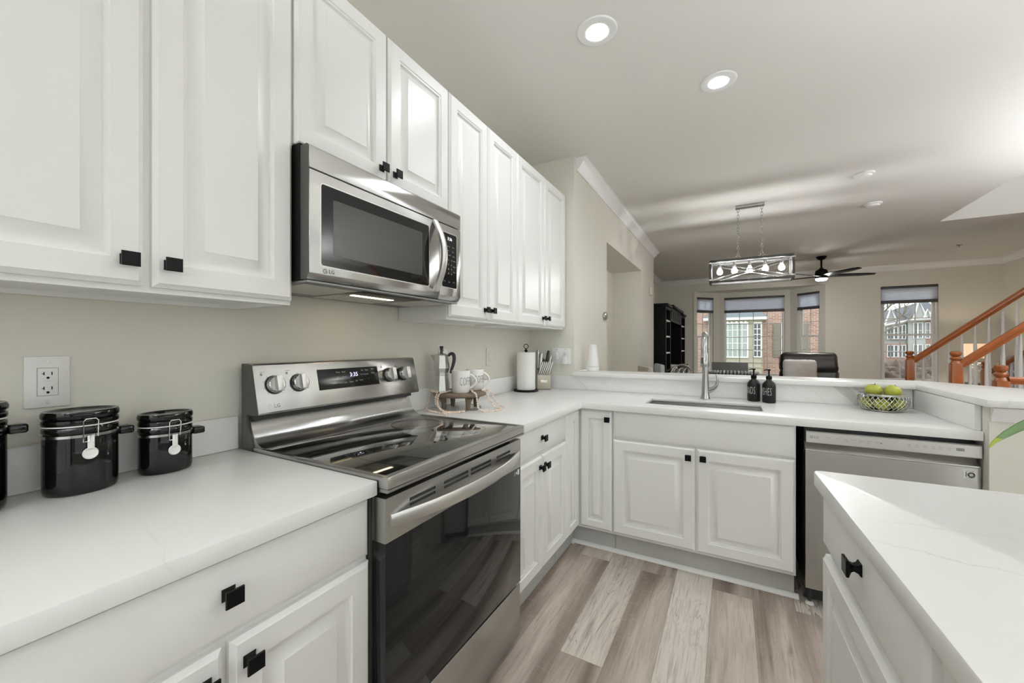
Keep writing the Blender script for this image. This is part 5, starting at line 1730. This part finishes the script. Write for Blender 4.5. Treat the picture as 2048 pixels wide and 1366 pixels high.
# ================================================================== STAIRS
t = thing('staircase', (4.6, 5.27, 0), 'white staircase rising to the right inside the wooden railings', 'stairs')
n = 10
steps = [(3.50 + k * 0.205, 0.18 * (k + 1)) for k in range(n)]
poly = [(3.50, 0.001)]
for x, z_ in steps:
    poly += [(x, z_ - 0.025), (x + 0.205, z_ - 0.025)]
poly += [(5.55, 0.001)]
MS = Matrix(((1, 0, 0, 0), (0, 0, -1, 0), (0, 1, 0, 0), (0, 0, 0, 1)))
build('carriage', MB().prism(poly, -5.98, -4.57, 0, M=MS), BALW, t, smooth=0)
for x, z_ in steps:
    build('tread', MB().box(x - 0.02, min(5.55, x + 0.206), 4.565, 5.985, z_ - 0.0245, z_, 0.003), OAK, t)


def newel(x, y, zt, s_, t, z0=0.001):
    build('newel_post', MB().box(x - s_, x + s_, y - s_, y + s_, z0, zt - 0.115, 0.003), OAK, t)
    build('newel_cap', MB().lathe([(s_ * 1.05, zt - 0.1145), (s_ * 0.9, zt - 0.100), (s_ * 0.72, zt - 0.090), (s_ * 1.0, zt - 0.078), (s_ * 1.1, zt - 0.068), (s_ * 1.0, zt - 0.058), (s_ * 0.62, zt - 0.050), (s_ * 0.95, zt - 0.040), (s_ * 1.12, zt - 0.024), (s_ * 0.98, zt - 0.006), (s_ * 0.5, zt), (0, zt)], (x, y, 0), 24), OAK, t, smooth=50)


def handrail(a, b, t, hw=0.030, hh=0.032):
    a, b = Vector(a), Vector(b)
    d = (b - a)
    ln = d.length
    d.normalize()
    sd = d.cross(Z).normalized()
    up_ = sd.cross(d)
    M = Matrix(((sd.x, up_.x, d.x, a.x), (sd.y, up_.y, d.y, a.y), (sd.z, up_.z, d.z, a.z), (0, 0, 0, 1)))
    prof = [(-hw * 0.7, -hh), (hw * 0.7, -hh), (hw * 0.8, -hh * 0.3), (hw, 0), (hw * 0.95, hh * 0.55), (hw * 0.5, hh), (-hw * 0.5, hh), (-hw * 0.95, hh * 0.55), (-hw, 0), (-hw * 0.8, -hh * 0.3)]
    build('handrail', MB().prism(prof, 0, ln, 0, M=M), OAK, t, smooth=30)


def baluster(x, y, z0, z1, zr, t):
    """turned: square foot to zr, rings, then a round taper"""
    mb = MB()
    q = 0.016
    mb.box(x - q, x + q, y - q, y + q, z0, zr, 0.002)
    mb.lathe([(0.015, 0.0), (0.018, 0.008), (0.013, 0.016), (0.017, 0.026), (0.012, 0.036), (0.0165, 0.12), (0.014, max(0.2, (z1 - zr) * 0.6)), (0.0095, z1 - zr)], (x, y, zr), 14)
    build('baluster', mb, BALW, t, smooth=45)


tr = lambda x: max(0.0, 0.18 * (math.floor((x - 3.48) / 0.205) + 1)) if x > 3.48 else 0.0
t = thing('stair_railing', (3.44, 6.03, 0), 'wooden railing with white balusters on the far side of the stairs', 'railing', 'orange wood stair railings')
newel(3.445, 6.04, 1.187, 0.036, t)
build('turned_collar', MB().lathe([(0.036, 0), (0.044, 0.010), (0.040, 0.022), (0.044, 0.034), (0.036, 0.046)], (3.445, 6.04, 0.835), 24), OAK, t, smooth=60)
sl = 0.876
handrail((3.475, 6.04, 1.066), (5.5, 6.04, 1.066 + sl * (5.5 - 3.475)), t)
for k in range(16):
    x = 3.569 + k * 0.1115
    if x < 5.45:
        baluster(x, 6.04, 0.001 if True else 0, 1.066 + sl * (x - 3.475) - 0.036, 0.845 + sl * (x - 3.895) if x > 3.75 else 0.72, t)
t = thing('stair_railing', (3.31, 4.50, 0), 'wooden railing with white balusters on the near side of the stairs', 'railing', 'orange wood stair railings')
newel(3.312, 4.50, 1.206, 0.0365, t)
handrail((3.345, 4.50, 1.082), (5.5, 4.50, 1.082 + sl * (5.5 - 3.345)), t)
for k in range(20):
    x = 3.405 + k * 0.1035
    if x < 5.45:
        baluster(x, 4.50, 0.001, 1.082 + sl * (x - 3.345) - 0.036, 0.35 + sl * (x - 3.45) * 0.8, t)
t = thing('stair_railing', (3.19, 3.5, 0), 'level wooden guard rail with a low newel post nearest the bar', 'railing', 'orange wood stair railings')
newel(3.193, 3.5, 1.118, 0.034, t)
handrail((3.225, 3.5, 1.008), (5.54, 3.5, 1.008), t, 0.028, 0.026)
for k in range(20):
    baluster(3.32 + k * 0.11, 3.5, 0.001, 0.984, 0.30, t)
t = thing('stair_railing', (4.2, 6.6, 0), 'thin wooden handrail rising behind the balusters', 'railing', 'orange wood stair railings')
newel(4.33, 6.65, 1.05, 0.03, t)
handrail((4.36, 6.65, 0.905), (5.54, 6.65, 0.905 + 0.85 * (5.54 - 4.36)), t, 0.022, 0.024)
for k in range(10):
    x = 4.45 + k * 0.11
    baluster(x, 6.65, 0.001, 0.905 + 0.85 * (x - 4.36) - 0.03, 0.3, t)

# ================================================================== OUTSIDE
struct('ground_outside', MB().box(-60, 90, 9.6, 140, -1.7, -1.5), LAWN)
K = (21.5 + 0.7269) / (17 + 0.7269)
ex_ = lambda x: 1.4792 + (x - 1.4792) * K
ez = lambda z: 1.2653 + (z - 1.2653) * K
BYY = 21.5
t = thing('brick_house', (3.0, BYY + 2, -1.5), 'red brick house with a cream bay window across the street', 'house')
build('brick_front', MB().box(-8, 6.6, BYY, BYY + 6, -1.5, 9), BRICK, t)
cr0, cr1 = ex_(0.66), ex_(2.548)
build('bay', MB().prism([(cr0, BYY - 0.001), (cr0 + 0.45, BYY - 0.75), (cr1 - 0.12, BYY - 0.75), (cr1, BYY - 0.001)], -1.5, ez(2.19)), CREAMW, t, smooth=0)
build('bay_fascia', MB().box(ex_(0.534), ex_(2.648), BYY - 0.95, BYY - 0.001, ez(2.191), ez(2.286)), TRIMW, t)
rz0, rz1 = ez(2.29), ez(2.75)
build('bay_roof', MB().loops([[(ex_(0.55), BYY - 0.93, rz0), (ex_(2.64), BYY - 0.93, rz0), (ex_(2.64), BYY - 0.002, rz0), (ex_(0.55), BYY - 0.002, rz0)], [(ex_(1.1), BYY - 0.03, rz1), (ex_(2.2), BYY - 0.03, rz1), (ex_(2.2), BYY - 0.002, rz1), (ex_(1.1), BYY - 0.002, rz1)]]), ROOFT, t, smooth=0)


def hwin(x0, x1, z0, z1, y, m, cols, rows, t, fr=0.06):
    f = build('window', MB().cells([x0 - fr, x0, x1, x1 + fr], [y - 0.06, y - 0.001], [z0 - fr, z0, z1, z1 + fr], lambda i, j, k: not (i == 1 and k == 1)), TRIMW, t)
    build('pane', MB().box(x0, x1, y - 0.03, y - 0.001, z0, z1), m, f)
    mb = MB()
    for c in range(1, cols):
        xx = x0 + (x1 - x0) * c / cols
        mb.box(xx - 0.016, xx + 0.016, y - 0.05, y - 0.031, z0, z1)
    for r in range(1, rows):
        zz = z0 + (z1 - z0) * r / rows
        mb.box(x0, x1, y - 0.048, y - 0.031, zz - 0.016, zz + 0.016)
    build('glazing_bars', mb, TRIMW, f)


yb = BYY - 0.751
hwin(ex_(1.22), ex_(2.0), ez(0.82), ez(2.06), yb, CURT, 5, 5, t)
hwin(ex_(2.225), ex_(2.43), ez(0.84), ez(2.05), yb, DKWIN, 2, 6, t, 0.05)
for z_ in (ez(0.60), ez(0.42)):
    build('bay_moulding', MB().box(ex_(1.16), ex_(2.50), yb - 0.04, yb - 0.001, z_, z_ + 0.05), CREAMW, t)
hwin(ex_(3.16), ex_(3.62), ez(0.82), ez(2.04), BYY - 0.001, DKWIN, 3, 6, t)
for a, b in ((2.86, 3.09), (3.70, 3.93)):
    build('shutter', MB().box(ex_(a), ex_(b), BYY - 0.05, BYY - 0.001, ez(0.80), ez(2.05)).box(ex_(a) + 0.04, ex_(b) - 0.04, BYY - 0.062, BYY - 0.05, ez(0.88), ez(1.38)).box(ex_(a) + 0.04, ex_(b) - 0.04, BYY - 0.062, BYY - 0.05, ez(1.46), ez(1.97)), SHUT, t)

# townhouses seen through the separate window
K2 = (62 + 0.7269) / (42 + 0.7269)
tx = lambda x: 1.4792 + (x - 1.4792) * K2
tz = lambda z: 1.2653 + (z - 1.2653) * K2
TY = 62.0


def gable(x0, x1, xa, z0, z1, za, y, m, t, nm='gable', d=0.5):
    b = build(nm, MB().loops([[(x0, y, z0), (x1, y, z1), (xa, y, za)], [(x0, y + d, z0), (x1, y + d, z1), (xa, y + d, za)]]), m, t, smooth=0)
    build('barge_board', MB().tube([(x0 - 0.1, y - 0.06, z0 - 0.1), (xa, y - 0.06, za + 0.08), (x1 + 0.1, y - 0.06, z1 - 0.1)], 0.11, 4), TRIMW, b)


t = thing('townhouse', (tx(13.0), TY, -1.5), 'pale townhouse with a steep front gable and grey roof', 'house', 'townhouses beyond the lawn')
build('front', MB().prism([(tx(12.41), -1.5), (tx(13.70), -1.5), (tx(13.70), tz(3.2)), (tx(12.41), tz(2.87))], -TY - 8, -TY, 0, M=MS), SIDING, t, smooth=0)
build('lower_front', MB().box(tx(12.42), tx(13.66), TY - 0.3, TY - 0.001, -1.5, tz(1.35)), SIDEB, t)
build('roof', MB().loops([[(tx(12.36), TY - 0.25, tz(2.86)), (tx(13.70), TY - 0.25, tz(3.30)), (tx(13.70), TY + 0.1, tz(3.24)), (tx(12.36), TY + 0.1, tz(2.80))], [(tx(12.65), TY + 4, tz(4.2)), (tx(13.70), TY + 4, tz(4.26)), (tx(13.70), TY + 4.3, tz(4.2)), (tx(12.65), TY + 4.3, tz(4.14))]]), ROOF, t, smooth=0)
gable(tx(12.41), tx(12.995), tx(12.704), tz(2.95), tz(3.1), tz(4.13), TY - 0.35, SIDING, t)
build('eave', MB().tube([(tx(12.34), TY - 0.4, tz(2.82)), (tx(13.72), TY - 0.4, tz(3.16))], 0.14, 4), TRIMW, t)
for a in (12.60, 12.78, 13.02, 13.27, 13.49):
    f = 0.075
    z1_ = 2.55 + (a - 12.4) * 0.24
    hwin(tx(a - f), tx(a + f), tz(1.75), tz(z1_), TY - 0.31, DKWIN, 1, 2, t, 0.06)
    hwin(tx(a - f), tx(a + f), tz(0.30), tz(1.20), TY - 0.31, DKWIN, 1, 2, t, 0.06)
t = thing('townhouse', (tx(14.4), TY - 3, -1.5), 'townhouse with two gables, half pale siding and half brick', 'house', 'townhouses beyond the lawn')
build('pale_front', MB().prism([(tx(13.71), -1.5), (tx(14.72), -1.5), (tx(14.72), tz(3.30)), (tx(13.71), tz(3.20))], -TY - 8, -TY + 0.4, 0, M=MS), SIDING, t, smooth=0)
build('brick_front', MB().prism([(tx(14.725), -1.5), (tx(15.7), -1.5), (tx(15.7), tz(3.35)), (tx(14.725), tz(3.30))], -TY - 8, -TY + 0.4, 0, M=MS), SIDEB, t, smooth=0)
build('roof', MB().loops([[(tx(13.72), TY - 0.7, tz(3.3)), (tx(15.75), TY - 0.7, tz(3.42)), (tx(15.75), TY - 0.3, tz(3.36)), (tx(13.72), TY - 0.3, tz(3.26))], [(tx(13.72), TY + 4, tz(4.3)), (tx(15.7), TY + 4, tz(4.95)), (tx(15.7), TY + 4.3, tz(4.9)), (tx(13.72), TY + 4.3, tz(4.25))]]), ROOF, t, smooth=0)
gable(tx(13.98), tx(14.62), tx(14.25), tz(3.28), tz(3.36), tz(4.62), TY - 0.85, SIDING, t)
gable(tx(14.56), tx(14.86), tx(14.70), tz(3.38), tz(3.42), tz(3.92), TY - 0.95, SIDING, t, 'dormer')
gable(tx(14.92), tx(15.7), tx(15.25), tz(3.42), tz(3.46), tz(4.85), TY - 0.75, SIDING, t)
build('eave', MB().tube([(tx(13.75), TY - 0.9, tz(3.20)), (tx(15.75), TY - 0.9, tz(3.30))], 0.16, 4), TRIMW, t)
for a in (14.13, 14.40, 14.83, 15.20):
    hwin(tx(a - 0.085), tx(a + 0.085), tz(1.80), tz(2.95), TY - 0.42, DKWIN, 2, 2, t, 0.07)
    hwin(tx(a - 0.085), tx(a + 0.085), tz(0.20), tz(1.25), TY - 0.42, DKWIN, 2, 2, t, 0.07)


def bush(x, y, w_, d_, h_, m, label, cat, amp=0.25, seed=0):
    mb = MB()
    bmesh.ops.create_icosphere(mb.bm, subdivisions=5, radius=1.0)
    for v in mb.bm.verts:
        k = 1 + amp * noise.noise(v.co * 2.5 + Vector((seed, 0, 0))) + amp * 0.6 * noise.noise(v.co * 7 + Vector((seed, 3, 0))) + amp * 0.7 * noise.noise(v.co * 19 + Vector((seed, 3, 0)))
        v.co = Vector((v.co.x * w_ * k, v.co.y * d_ * k, max(-0.2, v.co.z) * h_ * k))
    mb.xf(Matrix.Translation((x, y, -1.5 + 0.2 * h_)))
    return solo(name_of(cat), mb, m, label, cat, smooth=180)


name_of = lambda c: c.replace(' ', '_')
bush(9.3, 28, 1.35, 1.4, 1.45, HEDGE, 'brown leafless shrub outside the separate window', 'shrub', seed=1)
bush(11.3, 30, 1.1, 1.2, 1.75, HEDGE, 'taller brown shrub outside the separate window, beside the stair newel', 'shrub', seed=5)
bush(9.75, 22.5, 0.75, 0.8, 2.1, GREENB, 'dark evergreen shrub outside the separate window', 'shrub', 0.2, seed=9)
bush(8.4, 20.5, 1.6, 0.9, 0.75, GREENB, 'low dark hedge just outside the separate window', 'hedge', 0.2, seed=12)


def bare_tree(x, y, h, label, seed):
    rnd = random.Random(seed)
    t = thing('bare_tree', (x, y, -1.5), label, 'tree', 'bare trees by the townhouses')
    build('trunk', MB().tube([(x, y, -1.5), (x + 0.1, y, h * 0.3), (x - 0.05, y, h * 0.55)], [0.28, 0.2, 0.13], 8), BARK, t)
    mb = MB()

    def grow(p, d, ln, r, lv):
        q = p + d * ln
        mb.tube([p, (p + q) / 2 + Vector((rnd.uniform(-1, 1), rnd.uniform(-1, 1), rnd.uniform(-1, 1))) * ln * 0.08, q], [r, r * 0.8, r * 0.6], 4)
        if lv:
            for _ in range(3):
                e = (d + Vector((rnd.uniform(-1, 1), rnd.uniform(-1, 1), rnd.uniform(-0.3, 0.9))) * 0.8).normalized()
                grow(p + d * ln * rnd.uniform(0.5, 1), e, ln * 0.68, r * 0.55, lv - 1)
    for k in range(6):
        a = k * 1.05
        grow(Vector((x, y, h * (0.25 + 0.05 * k))), Vector((math.cos(a), math.sin(a), 0.9)).normalized(), h * 0.25, 0.12, 4)
    build('branches', mb, BARK, t, smooth=0)


bare_tree(15.9, 58, 8.5, 'bare tree standing left of the pale townhouse', 3)
bare_tree(22.5, 88, 11.0, 'bare tree behind the roof of the pale townhouse', 8)
